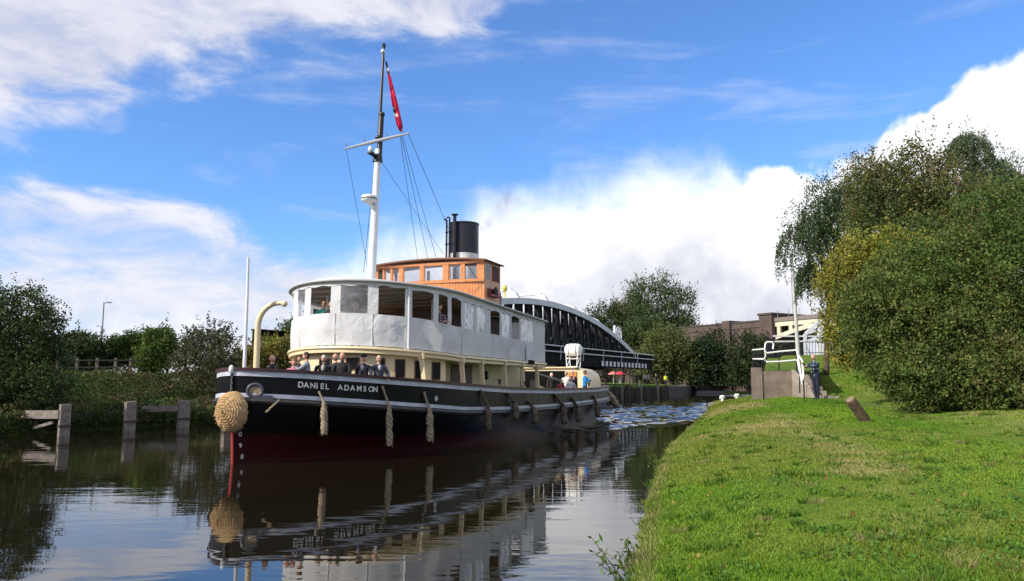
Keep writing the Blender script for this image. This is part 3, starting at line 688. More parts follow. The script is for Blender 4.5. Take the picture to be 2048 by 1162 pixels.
def wp(px, py, s): 
    d = ray(px, py); M_ = np.array([[d[0], -P_[0]], [1, -P_[1]]]); k, t = np.linalg.solve(M_, BOW + A_ * s); return lc(s, t, d[2] * k + EYE)
wr(lc(ys - 0.1, -1.34, 10.87), wp(737, 545, 8.0)); wr(lc(ys - 0.1, 1.28, 11.12), wp(905, 475, FS - 0.5), 0.011)
wr(lc(ys - 0.1, 0.95, 11.08), wp(836, 522, 11.3)); wr(lc(ys - 0.1, 1.0, 11.08), wp(856, 518, 11.4)); wr(lc(ys - 0.1, 1.05, 11.09), wp(872, 515, 11.6))
wr(lc(mast(10.3), 0.1, 10.3), wp(887, 508, 12.5)); wr(lc(mast(10.3), -0.1, 10.3), wp(727, 545, 8.6)); wr(lc(mast(14.5), 0.02, 14.4), lc(ys - 0.1, 0.98, 11.1), 0.007)
wr(wp(935, 530, 11.3), wp(952, 556, 11.15), 0.02)
# jackstaff and swan-neck vent at the bow
MB().tube([lc(0.46, 0, z) for z in (1.5, 3, 4.6)] + [lc(0.44, 0, 5.64)], [0.052, 0.05, 0.04, 0.035], 10).build('jackstaff', white, tug, smooth=40)
vp = [lc(0.95, 0, z) for z in (1.3, 2.5, 3.4, 3.75)]
for a in np.linspace(10, 105, 9): vp.append(lc(0.95 + 0.62 * 0.3 * (1 - math.cos(R(a))), 0.62 * (1 - math.cos(R(a))) * 0.9, 3.75 + 0.66 * math.sin(R(a))))
MB().tube(vp, [0.085] * 4 + list(np.linspace(0.085, 0.065, 9)), 12).build('swan_neck_pipe', cream, tug, smooth=40)
e_ = Vector(vp[-1]); MB().ellipsoid(e_, (0.09, 0.09, 0.09)).build('pipe_flange', cream, tug, smooth=True)

# stern house ----------------------------------------------------------------
def sternhouse():
    rows = []
    for z, ins in ((0.9, -0.05), (1.6, 0.0), (2.3, 0.03), (2.65, 0.12), (2.86, 0.28), (3.0, 0.55), (3.07, 1.0), (3.10, 1.8)):
        r = []
        for a in np.linspace(0, math.pi, 33):
            ca, sa = math.cos(a), math.sin(a); sg = 1 if ca > 0 else -1
            t = sg * abs(ca) ** 0.55 * max(2.62 - ins, 0.05); s = 26.6 + (abs(sa) ** 0.55) * max(4.3 - ins, 0.2)
            r.append(lc(s, t, z))
        r = [(26.0, r[0][1], r[0][2])] + r + [(26.0, r[-1][1], r[-1][2])]; rows.append(r)
    mb = MB().grid(rows); top = rows[-1]; mb.add(top, [tuple(range(len(top)))])
    L_ = [r[0] for r in rows]; R_ = [r[-1] for r in rows]; o = L_ + R_[::-1]
    mb.build('stern_house', cream, tug, smooth=50)
    poly = [(p[1], p[2]) for p in o]
    fm = MB(); n = len(poly); fm.v = [(26.0, a, b) for a, b in poly] + [(25.97, a, b) for a, b in poly]
    fm.f = [tuple(range(n)), tuple(range(2 * n - 1, n - 1, -1))] + [(i, (i + 1) % n, n + (i + 1) % n, n + i) for i in range(n)]
    fm.build('stern_house_front', cream, tug)
sternhouse()
MB().box(25.93, 25.965, -1.22, 1.6, 1.0, 2.88).build('hatch_shade_plate', dark, tug)  # flat black plate painted as the shade inside the hatch
d = MB().box(25.90, 25.965, -1.92, -1.45, 1.0, 2.82).build('stern_door', mat('orange_door', (0.62, 0.22, 0.04), 0.4, var=0.15, vscale=4), tug)
MB().box(25.84, 26.05, -1.9, 1.9, 3.04, 3.11).build('stern_house_eave', cream, tug)
MB().tube([lc(25.9, 1.85, 3.0), lc(25.9, 2.1, 3.02)], 0.03, 6).build('door_lamp', black, tug)
cs = MB(); cs.add([lc(17.6, -1.5, 0.9), lc(17.6, 1.5, 0.9), lc(23.5, 1.5, 0.9), lc(23.5, -1.5, 0.9), lc(17.6, -1.5, 2.45), lc(17.6, 1.5, 2.45), lc(23.5, 1.5, 1.7), lc(23.5, -1.5, 1.7)],
      [(3, 2, 1, 0), (4, 5, 6, 7), (0, 1, 5, 4), (1, 2, 6, 5), (2, 3, 7, 6), (3, 0, 4, 7)]); cs.build('engine_casing', cream, tug)
MB().tube([lc(17.0, 2.6, 2.62), lc(20, 2.3, 2.45), lc(24.5, 2.2, 2.10)], 0.05, 6).build('towing_bow', black, tug)
MB().box(17.1, 17.9, -2.3, -1.55, 1.0, 2.3).build('bulkhead', brown, tug)
MB().box(14.0, 14.9, -3.32, -3.26, 2.98, 3.75).build('canvas_flap', canvas, tug)
MB().box(14.1, 14.8, -3.36, -3.30, 2.98, 3.14).build('vent_slot', dark, tug)
for s in (10.2, 13.0, 18.0, 22.5, 27.5):
    b = float(hb(s, zrail(s))) - 0.05; MB().lathe([(0.05, 0), (0.05, 0.13), (0.09, 0.15), (0.09, 0.19)], lc(s, b, float(zrail(s)) + 0.06), 8).build('bitt', black, tug)

# ---- things carried by the tug
lr = empty('life_raft', bw(27.6, 1.25, 3.07), TUG_RZ, 'white life raft canister on a tubular cradle on the stern house roof', 'life raft')
fr = MB()
for x in (-0.36, 0.36):
    for y in (-0.3, 0.3): fr.tube([(x, y, 0), (x * 0.9, y * 1.2, 0.85)], 0.03, 6)
    fr.tube([(x, -0.3, 0.08), (x, 0.3, 0.08)], 0.025, 6); fr.tube([(x, -0.34, 0.55), (x, 0.34, 0.55)], 0.025, 6)
for y in (-0.3, 0.3): fr.tube([(-0.36, y, 0.08), (0.36, y, 0.08)], 0.025, 6); fr.tube([(-0.33, y, 0.6), (0.33, y, 0.6)], 0.025, 6); fr.tube([(-0.36, y, 0.08), (0.33, y, 0.6)], 0.02, 6)
fr.build('cradle', white, lr)
cap = MB(); cap.lathe([(0.02, -0.52), (0.2, -0.50), (0.33, -0.40), (0.37, -0.2), (0.37, 0.2), (0.33, 0.40), (0.2, 0.50), (0.02, 0.52)], n=18)
cap.v = [(v[0] * 1.02, v[2], v[1] + 1.08) for v in cap.v]; cap.build('canister', mat('raft_white', (0.82, 0.82, 0.82), 0.4), lr, smooth=40)
bnd = MB()
for y in (-0.22, 0.22): bnd.tube([(0.385 * 1.02 * math.cos(a), y, 1.08 + 0.385 * math.sin(a)) for a in np.linspace(0, 2 * math.pi, 19)], 0.018, 5, False)
bnd.build('strap', mat('strap_grey', (0.35, 0.35, 0.37), 0.6), lr)

# bow fender: a great coil of rope
def bowfender():
    o = empty('bow_fender', bw(-0.14, 0.16, 1.40), TUG_RZ, 'big round coir rope fender coiled on the bow', 'fender')
    pts = []; turns = 11; n = 46
    for i in range(turns * n + 1):
        u = i / (turns * n); th = 0.08 + u * 1.75; a = 2 * math.pi * i / n
        r = 0.50 * math.sin(min(th, 1.95)); x = -0.32 * math.cos(th)
        j = 0.012 * math.sin(a * 7.3 + u * 40)
        pts.append((x, (r + j) * 0.86 * math.cos(a), (r + j) * math.sin(a)))
    MB().tube(pts, [0.042 + 0.008 * math.sin(i * 1.9) for i in range(len(pts))], 6).build('coil', coir, o, smooth=True)
    MB().ellipsoid((0.02, 0, 0), (0.32, 0.40, 0.47), 18, 12).build('core', coir, o, smooth=True)
    fz = MB()
    for k in range(420):
        th = random.uniform(0.1, 1.9); a = random.uniform(0, 6.28); r = 0.53 * math.sin(th); x = -0.36 * math.cos(th)
        p = Vector((x, r * 0.86 * math.cos(a), r * math.sin(a))); q = p + p.normalized() * 0.03 + Vector((random.uniform(-.06, .06), random.uniform(-.06, .06), random.uniform(-.06, .03)))
        sd = Vector((random.uniform(-1, 1), random.uniform(-1, 1), random.uniform(-1, 1))).normalized() * 0.012
        fz.add([p - sd, p + sd, q], [(0, 1, 2)])
    fz.build('loose_strands', coir, o, kind='stuff')
bowfender()
def ropefender(p0, pm, p1, r0, r1, m, label, strands=3, frayed=True):
    """plaited rope hanging p0 -> pm -> p1 (world)"""
    o = empty('rope_fender', p0, 0, label, 'fender', 'rope fenders along the hull')
    q0 = Vector((0, 0, 0)); qm = Vector(pm) - Vector(p0); q1 = Vector(p1) - Vector(p0)
    N_ = 40; mb = MB()
    for k in range(strands):
        pts = []
        rs = []
        for i in range(N_ + 1):
            u = i / N_; p = q0.lerp(qm, u / 0.35) if u < 0.35 else qm.lerp(q1, (u - 0.35) / 0.65)
            rr = r0 + (r1 - r0) * sstep(0.25, 0.5, u); rr *= 1 + 0.15 * math.sin(u * 23 + k)
            a = u * 26 + 2 * math.pi * k / strands
            pts.append(p + Vector((math.cos(a) * rr * 0.55, math.sin(a) * rr * 0.55, 0))); rs.append(rr * 0.6)
        mb.tube(pts, rs, 6)
    mb.build('plait', m, o, smooth=True)
    if frayed:
        fz = MB()
        for k in range(70):
            u = random.uniform(0.4, 1.0); p = qm.lerp(q1, (u - 0.35) / 0.65); a = random.uniform(0, 6.28); p = p + Vector((math.cos(a), math.sin(a), 0)) * r1 * 0.9
            q = p + Vector((math.cos(a) * 0.05, math.sin(a) * 0.05, -random.uniform(0.03, 0.12))); sd = Vector((0.008, 0.004, 0)); fz.add([p - sd, p + sd, q], [(0, 1, 2)])
        fz.build('frayed_ends', m, o, kind='stuff')
def hullw(px, py, out):
    s, b, z, tv, nv = hull_at(px, py); l = Vector(lc(s, b, z)) + nv * out; return bw(l.x, -l.y, l.z)
RF = [((637, 783), (645, 806), (649, 868), 0.03, 0.085, ropem, 'frayed grey rope fender hanging under the first word of the painted name'),
      ((763, 772), (772, 812), (775, 892), 0.03, 0.085, ropem, 'long rope fender hanging just aft of the painted name'),
      ((846, 784), (851, 820), (854, 882), 0.035, 0.10, ropem, 'thick rope fender hanging beside the grey porthole'),
      ((958, 780), (967, 812), (974, 860), 0.05, 0.10, roped, 'dark rope fender hanging below the brown saloon doors'),
      ((1013, 786), (1022, 806), (1030, 838), 0.06, 0.12, roped, 'dark short rope fender hanging aft of the saloon doors'),
      ((1056, 803), (1061, 818), (1064, 846), 0.06, 0.12, roped, 'dark rope fender looped over the rubbing band amidships'),
      ((1107, 788), (1120, 812), (1126, 846), 0.07, 0.14, roped, 'dark rope fender hanging below the engine casing'),
      ((1142, 796), (1150, 816), (1153, 842), 0.07, 0.15, roped, 'dark heavy rope fender hanging below the orange stern door'),
      ((1185, 792), (1188, 808), (1190, 832), 0.07, 0.13, roped, 'dark rope fender hanging below the rounded stern house')]
for a, b, c, r0, r1, m, lab in RF:
    pc = hullw(*b, 0.17); d = ray(*c); pcz = (pc[0], pc[1], 0)
    z1 = EYE + d[2] * (pc[1]); ropefender(hullw(*a, 0.04), pc, (pc[0] + 0.02, pc[1], max(z1, 0.12)), r0, r1, m, lab)
a = hull_at(558, 802); ropefender(hullw(558, 800, 0.1), hullw(548, 810, 0.16), hullw(533, 824, 0.22), 0.03, 0.035, ropem, 'short grey rope end sticking out below the hawse pipe', 2, False)
pq = bw(31.3, 2.15, 1.9)
ropefender(pq, (pq[0] + 0.35, pq[1] + 0.1, 1.5), (pq[0] + 0.75, pq[1] + 0.2, 0.75), 0.12, 0.22, ropem, 'bulky frayed rope fender on the stern quarter')

# the folded flag on its halyard
def flag():
    fm = bpy.data.materials.new('flag_cloth'); fm.use_nodes = True; t = fm.node_tree; b = t.nodes['Principled BSDF']; X.t = t
    a = t.nodes.new('ShaderNodeAttribute'); a.attribute_name = 'Col'; t.links.new(a.outputs[0], b.inputs['Base Color']); b.inputs['Roughness'].default_value = 0.8
    top = Vector(lc(mast(14.1) + 0.03, 0.12, 14.15)); bot = Vector(lc(ys - 0.08, 0.95, 11.3)); n, w = 50, 15; V, C = [], []
    for i in range(n):
        u = i / (n - 1); p = top.lerp(bot, u) ; wd = 0.05 + 0.20 * u ** 0.8
        if u > 0.93: wd *= 1 - (u - 0.93) / 0.07 * 0.85
        for j in range(w):
            v = j / (w - 1) - 0.5; fold = 0.07 * math.sin(v * 22 + u * 5) * (0.4 + u)
            V.append(p + Vector((fold, -(v * wd), -0.05 * math.sin(v * 9 + u * 3))))
            c = (0.56, 0.012, 0.075)
            if u < 0.1: c = (0.02, 0.02, 0.09)
            elif u < 0.13: c = (0.7, 0.7, 0.72)
            elif u < 0.2: c = (0.025, 0.02, 0.08)
            elif 0.66 < u < 0.80 and v < -0.05 + 0.15 * math.sin(u * 50): c = (0.02, 0.015, 0.06) if math.sin(u * 70) > -0.3 else (0.7, 0.7, 0.7)
            C.append(c)
    F = [(i * w + j, i * w + j + 1, (i + 1) * w + j + 1, (i + 1) * w + j) for i in range(n - 1) for j in range(w - 1)]
    V = [Vector(bw(v.x, -v.y, v.z)) for v in V]
    o = fast('flag', np.array([tuple(v) for v in V]), np.array(F), fm, cols=np.array(C), label='furled red flag with dark blue patches hanging from the masthead', cat='flag')
    o.data.polygons.foreach_set('use_smooth', [True] * len(o.data.polygons))
flag()

# ================================================================= people
skinm = mat('skin', (0.60, 0.32, 0.22), 0.55); shoem = mat('shoes', (0.02, 0.018, 0.016), 0.5)
HAIR = {'grey': (0.42, 0.40, 0.38), 'white': (0.72, 0.70, 0.67), 'brown': (0.06, 0.03, 0.017), 'black': (0.012, 0.010, 0.010), 'sandy': (0.25, 0.15, 0.07)}
def cloth(c, key=None): return mat(key or 'cloth_%d_%d_%d' % tuple(int(x * 1000) for x in c), c, 0.85, var=0.3, vscale=9, bump=0.25, bscale=14)
plaid = bpy.data.materials.new('plaid_shirt'); plaid.use_nodes = True
def mkplaid(m, base, light, sc):
    t = m.node_tree; b = t.nodes['Principled BSDF']; X.t = t; tc = t.nodes.new('ShaderNodeTexCoord'); sp = t.nodes.new('ShaderNodeSeparateXYZ'); t.links.new(tc.outputs['Object'], sp.inputs[0])
    a = X.op('SINE', X(sp.outputs[0]) * sc).smooth(0.2, 0.5); c = X.op('SINE', X(sp.outputs[2]) * sc).smooth(-0.3, 0.2)
    t.links.new(mixc(t, (a * c * 0.85).clamp(), base, light), b.inputs['Base Color']); b.inputs['Roughness'].default_value = 0.9
mkplaid(plaid, (0.012, 0.022, 0.05), (0.20, 0.28, 0.36), 48)
check = bpy.data.materials.new('check_shirt'); check.use_nodes = True; mkplaid(check, (0.06, 0.03, 0.05), (0.5, 0.48, 0.5), 70)
def person(label, loc, face, h=1.72, top=(0.02, 0.02, 0.025), legs=(0.015, 0.018, 0.03), hair='grey', bald=False, cap=None, armL=None, armR=None, group=None,
           short=False, lean=0.0, stride=0.0, glasses=False, build=1.0, shirt=None):
    k = h / 1.75; root = empty('person', loc, face, label, 'person', group)
    V, E, Rr, T = [], [], [], []
    def vtx(p, r): V.append(p); Rr.append((r, r) if not hasattr(r, '__len__') else r); return len(V) - 1
    def edge(a, b, t): E.append((a, b)); T.append(t)
    L = lambda z: -lean * max(0, z - 0.95)
    pel = vtx((0, 0, 0.95), (0.165 * build, 0.14 * build)); bel = vtx((0, L(1.12), 1.12), (0.17 * build, 0.14 * build)); che = vtx((0, L(1.3), 1.30), (0.205 * build, 0.15 * build)); uch = vtx((0, L(1.42), 1.42), (0.11, 0.085))
    nk = vtx((0, L(1.5), 1.50), 0.058); nt_ = vtx((0, L(1.58) - 0.01, 1.585), 0.052)
    edge(pel, bel, 'top'); edge(bel, che, 'top'); edge(che, uch, 'top'); edge(uch, nk, 'skin'); edge(nk, nt_, 'skin')
    for sg, arm in ((-1, armL), (1, armR)):
        sh = vtx((sg * 0.205, L(1.42), 1.41), 0.072 * build); edge(uch, sh, 'top')
        el_, wr_ = arm or ((sg * 0.245, 0.03, 1.13), (sg * 0.235, -0.08, 0.88))
        e = vtx(el_, 0.056); w = vtx(wr_, 0.04); edge(sh, e, 'top'); edge(e, w, 'skin' if short else 'top')
        d = (Vector(wr_) - Vector(el_)).normalized(); side = d.cross(Vector((0, 0, 1)))
        side = side.normalized() if side.length > 0.2 else Vector((0, 1, 0)); nrm = side.cross(d)
        pm = Vector(wr_) + d * 0.07; p = vtx(tuple(pm), (0.036, 0.022)); edge(w, p, 'skin')
        for i, ln in enumerate((0.062, 0.072, 0.068, 0.052)):
            a = pm + d * 0.03 + side * (0.030 - 0.02 * i); b = a + d * ln * 0.55 - nrm * 0.012; c = b + d * ln * 0.35 - nrm * 0.03
            i1 = vtx(tuple(a), 0.0095); i2 = vtx(tuple(b), 0.0088); i3 = vtx(tuple(c), 0.0078); edge(p, i1, 'skin'); edge(i1, i2, 'skin'); edge(i2, i3, 'skin')
        a = Vector(wr_) + d * 0.035 + side * 0.035; b = a + d * 0.04 + side * 0.02; i1 = vtx(tuple(a), 0.012); i2 = vtx(tuple(b), 0.0095); edge(w, i1, 'skin'); edge(i1, i2, 'skin')
    for sg in (-1, 1):
        fy = sg * stride; hp_ = vtx((sg * 0.09, 0, 0.87), 0.098 * build); kn = vtx((sg * 0.105, -fy * 0.5 - 0.015, 0.49), 0.066); an = vtx((sg * 0.11, -fy + 0.03, 0.10), 0.046); he = vtx((sg * 0.11, -fy + 0.03, 0.045), 0.042); to = vtx((sg * 0.125, -fy - 0.16, 0.035), 0.036)
        edge(pel, hp_, 'legs'); edge(hp_, kn, 'legs'); edge(kn, an, 'legs'); edge(an, he, 'shoe'); edge(he, to, 'shoe')
    me = bpy.data.meshes.new('body'); me.from_pydata(V, E, []); tmp = bpy.data.objects.new('body_tmp', me); COL.objects.link(tmp)
    sm = tmp.modifiers.new('skin', 'SKIN'); sm.branch_smoothing = 0.3
    for i, sv in enumerate(me.skin_vertices[0].data): sv.radius = Rr[i]; sv.use_root = (i == 0)
    sb = tmp.modifiers.new('sub', 'SUBSURF'); sb.levels = 1; sb.render_levels = 1
    ev = bpy.data.meshes.new_from_object(tmp.evaluated_get(bpy.context.evaluated_depsgraph_get())); bpy.data.objects.remove(tmp)
    topm = top if isinstance(top, bpy.types.Material) else cloth(top); order = ['top', 'skin', 'legs', 'shoe']
    n = len(ev.polygons); ce = np.zeros(n * 3); ev.polygons.foreach_get('center', ce); ce = ce.reshape(-1, 3)
    Va = np.array([tuple(v) for v in V]); best = np.full(n, 9e9); cls = np.zeros(n, int)
    for (a, b), t in zip(E, T):
        p, q = Va[a], Va[b]; d = q - p; u = np.clip(((ce - p) @ d) / max(d @ d, 1e-9), 0, 1); dist = np.linalg.norm(ce - (p + u[:, None] * d), axis=1) - max(Rr[a][0], Rr[b][0]) * 0.6
        up = dist < best; best[up] = dist[up]; cls[up] = order.index(t)
    # head joined to the same mesh
    hb_ = MB(); cz, cy = 1.665, L(1.665) - 0.018
    hb_.ellipsoid((0, cy, cz), (0.076, 0.094, 0.112), 18, 14)
    hv = []
    for x, y, z in hb_.v:
        f = (cz - z) / 0.112
        if f > 0.2: x *= 1 - 0.30 * (f - 0.2); 
        hv.append((x, y, z))
    hb_.v = hv
    hb_.ellipsoid((0, cy - 0.096, cz - 0.012), (0.014, 0.022, 0.024), 8, 6)
    for sg in (-1, 1): hb_.ellipsoid((sg * 0.078, cy + 0.01, cz - 0.005), (0.012, 0.022, 0.032), 8, 6)
    nh = len(hb_.f); fb = MB()
    for sg in (-1, 1): fb.ellipsoid((sg * 0.031, cy - 0.080, cz + 0.012), (0.016, 0.012, 0.008) if not glasses else (0.030, 0.018, 0.019), 8, 6)
    fb.ellipsoid((0, cy - 0.083, cz - 0.058), (0.024, 0.01, 0.005), 8, 4)
    vs = [tuple(v.co) for v in ev.vertices]; fs = [tuple(p.vertices) for p in ev.polygons]; o = len(vs)
    vs += hb_.v; fs += [tuple(i + o for i in f) for f in hb_.f]; o = len(vs); vs += fb.v; fs += [tuple(i + o for i in f) for f in fb.f]
    idx = np.concatenate([cls, np.full(nh, 1), np.full(len(fb.f), 4)])
    bpy.data.meshes.remove(ev); b2 = bpy.data.meshes.new('body'); b2.from_pydata([(x * k, y * k, z * k) for x, y, z in vs], [], fs)
    for m_ in (topm, skinm, cloth(legs), shoem, mat('eye_dark', (0.015, 0.01, 0.01), 0.3)): b2.materials.append(m_)
    b2.polygons.foreach_set('material_index', idx.astype(np.int32)); b2.polygons.foreach_set('use_smooth', [True] * len(fs)); b2.update()
    link('body', b2, root)
    hm = MB(); hm.ellipsoid((0, cy + 0.006, cz + 0.008), (0.085, 0.102, 0.116), 18, 14); keep = []
    for f in hm.f:
        c = np.mean([hm.v[i] for i in f], 0); zr = (c[2] - cz) / 0.112; yr = (c[1] - cy) / 0.094
        ok = (yr > -0.3 and zr > -0.45 - 0.6 * yr) or zr > 0.42 or (abs(c[0]) > 0.062 and zr > 0.0)
        if bald: ok = yr > -0.15 and -0.6 < zr < 0.38
        if ok: keep.append(f)
    hm.f = keep; hm.v = [(x * k, y * k, z * k) for x, y, z in hm.v]; hm.build('hair', mat('hair_' + hair, HAIR[hair], 0.8, var=0.4, vscale=40), root, smooth=True)
    if shirt:
        sf = MB().ellipsoid((0, L(1.4) - 0.105 * build, 1.385), (0.055, 0.045, 0.10), 10, 8); sf.v = [(x * k, y * k, z * k) for x, y, z in sf.v]; sf.build('shirt_front', cloth(shirt), root, smooth=True)
    if cap:
        cp = MB().lathe([(0.10, 0.0), (0.104, 0.03), (0.098, 0.075), (0.05, 0.095), (0.005, 0.097)], (0, cy, cz + 0.045), 16)
        cp.add([(-0.07, cy - 0.08, cz + 0.05), (0.07, cy - 0.08, cz + 0.05), (0.05, cy - 0.165, cz + 0.04), (-0.05, cy - 0.165, cz + 0.04)], [(0, 1, 2, 3)])
        cp.v = [(x * k, y * k, z * k) for x, y, z in cp.v]; cp.build('cap', cloth(cap), root, smooth=40)
    return root
def deckspot(px, inset):
    best = min(np.linspace(0.3, 32, 1200), key=lambda s: abs(px_of(bw(s, max(float(hb(s, zrail(s))) - inset, -1), 2.2))[0] - px))
    return best, max(float(hb(best, zrail(best))) - inset, -1)
def crew(px, py_head, inset, face, label, zd=None, **kw):
    s, t = deckspot(px, inset); z0 = float(zdeck(s)) if zd is None else zd; P = bw(s, t, z0); d = ray(px, py_head); zt = EYE + d[2] * P[1]
    h = (zt - z0) / 1.0; h = min(max(h, 1.0), 1.88); return person(label, P, face, h, **kw)
F0 = 0.0   # facing the bank we look from: local front -Y
G1 = 'passengers on the bow deck'
crew(545, 712, 1.5, R(-40), 'passenger in a black jacket standing alone beside the cream swan-neck pipe', top=(0.012, 0.012, 0.014), hair='grey', bald=True, group=G1)
crew(587, 720, 0.45, R(20), 'small passenger in a pink top at the bow rail', top=(0.62, 0.22, 0.30), hair='sandy', group=G1)
crew(597, 712, 1.0, R(30), 'passenger with brown hair behind the one in the pink top', top=(0.10, 0.07, 0.06), hair='brown', group=G1)
crew(612, 706, 0.5, R(-75), 'dark-haired passenger in a grey hooded top with raised arms at the bow rail', top=(0.30, 0.31, 0.36), hair='brown', group=G1,
     armL=((-0.22, -0.22, 1.25), (-0.08, -0.38, 1.42)), armR=((0.22, -0.22, 1.25), (0.08, -0.38, 1.42)))
crew(645, 712, 0.9, R(10), 'grey-haired passenger in a black jacket and pale scarf', top=(0.02, 0.022, 0.022), hair='white', shirt=(0.6, 0.58, 0.55), group=G1)
crew(671, 709, 1.3, R(-30), 'bald passenger standing half hidden behind the one in the black sweater', top=(0.02, 0.02, 0.03), bald=True, group=G1)
crew(683, 707, 0.45, R(0), 'stout passenger in a black sweater with hands clasped over the bow rail', top=(0.008, 0.008, 0.010), hair='sandy', bald=True, build=1.15, group=G1,
     armL=((-0.27, -0.12, 1.18), (-0.06, -0.33, 1.12)), armR=((0.27, -0.12, 1.18), (0.06, -0.33, 1.12)))
crew(727, 711, 0.7, R(-15), 'crew member in a navy jacket and black cap', top=(0.015, 0.02, 0.035), hair='grey', cap=(0.008, 0.008, 0.010), shirt=(0.45, 0.45, 0.48), group=G1)
crew(757, 712, 0.42, R(25), 'passenger in sunglasses and a slate blue jacket leaning on the rail below the name', top=(0.05, 0.06, 0.09), hair='grey', bald=True, glasses=True, shirt=(0.55, 0.58, 0.62), group=G1,
     armL=((-0.28, -0.1, 1.15), (-0.2, -0.32, 1.08)), armR=((0.28, -0.1, 1.15), (0.2, -0.32, 1.08)))
s_, t_ = deckspot(707, 0.35)
bx_ = MB().box(-0.14, 0.14, -0.12, 0.12, 0, 1.05).box(-0.17, 0.17, -0.14, 0.14, 1.05, 1.10); bx_ = bx_.build('deck_locker', mat('locker_grey', (0.42, 0.42, 0.42), 0.6, var=0.2, vscale=5)); bx_.location = bw(s_, t_, float(zdeck(s_))); bx_.rotation_euler = (0, 0, TUG_RZ)
tag(bx_, 'narrow pale grey locker standing between the passengers at the bow', 'locker')
G2 = 'passengers behind the canvas windows'
def upper(px, l, inset, face, label, h, **kw):
    s, t = per(l, -inset); return person(label, bw(float(s), float(t), 3.07), face, h, group=G2, **kw)
upper(640, 4.62, 0.45, R(15), 'passenger in a teal jacket looking out of the open canvas window', 1.80, top=(0.02, 0.30, 0.28), hair='grey', bald=True, glasses=True)
upper(657, 4.98, 0.5, R(0), 'passenger in black beside the one in the teal jacket at the window', 1.78, top=(0.02, 0.02, 0.025), hair='brown')
upper(722, 6.15, 0.4, R(10), 'passenger with sandy hair seen low through the wrinkled clear window', 1.6, top=(0.35, 0.3, 0.3), hair='sandy')
upper(890, 9.35, 0.30, R(35), 'passenger in a checked shirt leaning an arm out of the canvas side window', 1.72, top=check, hair='brown', lean=0.25,
      armL=((-0.2, -0.2, 1.2), (0.0, -0.42, 1.17)), armR=((0.25, -0.2, 1.2), (0.2, -0.45, 1.17)))
G3 = 'passengers on the after deck'
crew(1103, 747, 2.3, R(30), 'white-haired passenger in black by the towing bow', top=(0.02, 0.02, 0.02), hair='white', group=G3)
crew(1122, 760, 0.5, R(20), 'child in a red jacket at the after deck rail', top=(0.50, 0.04, 0.08), hair='sandy', group=G3)
crew(1133, 744, 0.9, R(-20), 'passenger in a white shirt on the after deck', top=(0.72, 0.72, 0.72), hair='grey', group=G3)
crew(1145, 742, 0.8, R(30), 'passenger in a black cardigan over a pink top on the after deck', top=(0.03, 0.02, 0.03), hair='grey', shirt=(0.6, 0.3, 0.35), group=G3)
crew(1141, 756, 0.4, R(0), 'short passenger in a white top at the after deck rail', top=(0.7, 0.7, 0.75), hair='sandy', group=G3)
crew(1170, 742, 0.55, R(70), 'passenger in a bright blue jacket beside the orange stern door', top=(0.02, 0.26, 0.66), hair='brown', group=G3,
     armL=((-0.22, -0.16, 1.2), (-0.05, -0.3, 1.3)), armR=((0.22, -0.16, 1.2), (0.05, -0.3, 1.3)))

# ================================================================= swing bridge, standing open along the far bank
BD = Vector((0.485, 0.875, 0)).normalized(); BO = Vector((4.0, 88.65, 0)); BRZ = math.atan2(BD.y, BD.x)
sb_ = empty('swing_bridge', (BO.x, BO.y, 2.0), BRZ, 'black swing bridge with pale bowed top chord and white cross braces', 'bridge')
chordm = mat('bridge_grey', (0.56, 0.58, 0.61), 0.5, var=0.15, vscale=1); bblack = mat('bridge_black', (0.004, 0.004, 0.006), 0.75, var=0.4, vscale=1.5, spec=0.15)
bwhite = mat('bridge_white', (0.62, 0.63, 0.66), 0.5, var=0.15, vscale=2)
postm = mat('bridge_post', (0.014, 0.015, 0.018), 0.75, var=0.3, vscale=2, spec=0.2)
HL, BWID = 35.8, 8.0; G0, G1z = 4.45 - 2, 6.35 - 2
def cz_(x): return 11.25 - 2 - 4.75 * (x / 27.6) ** 2
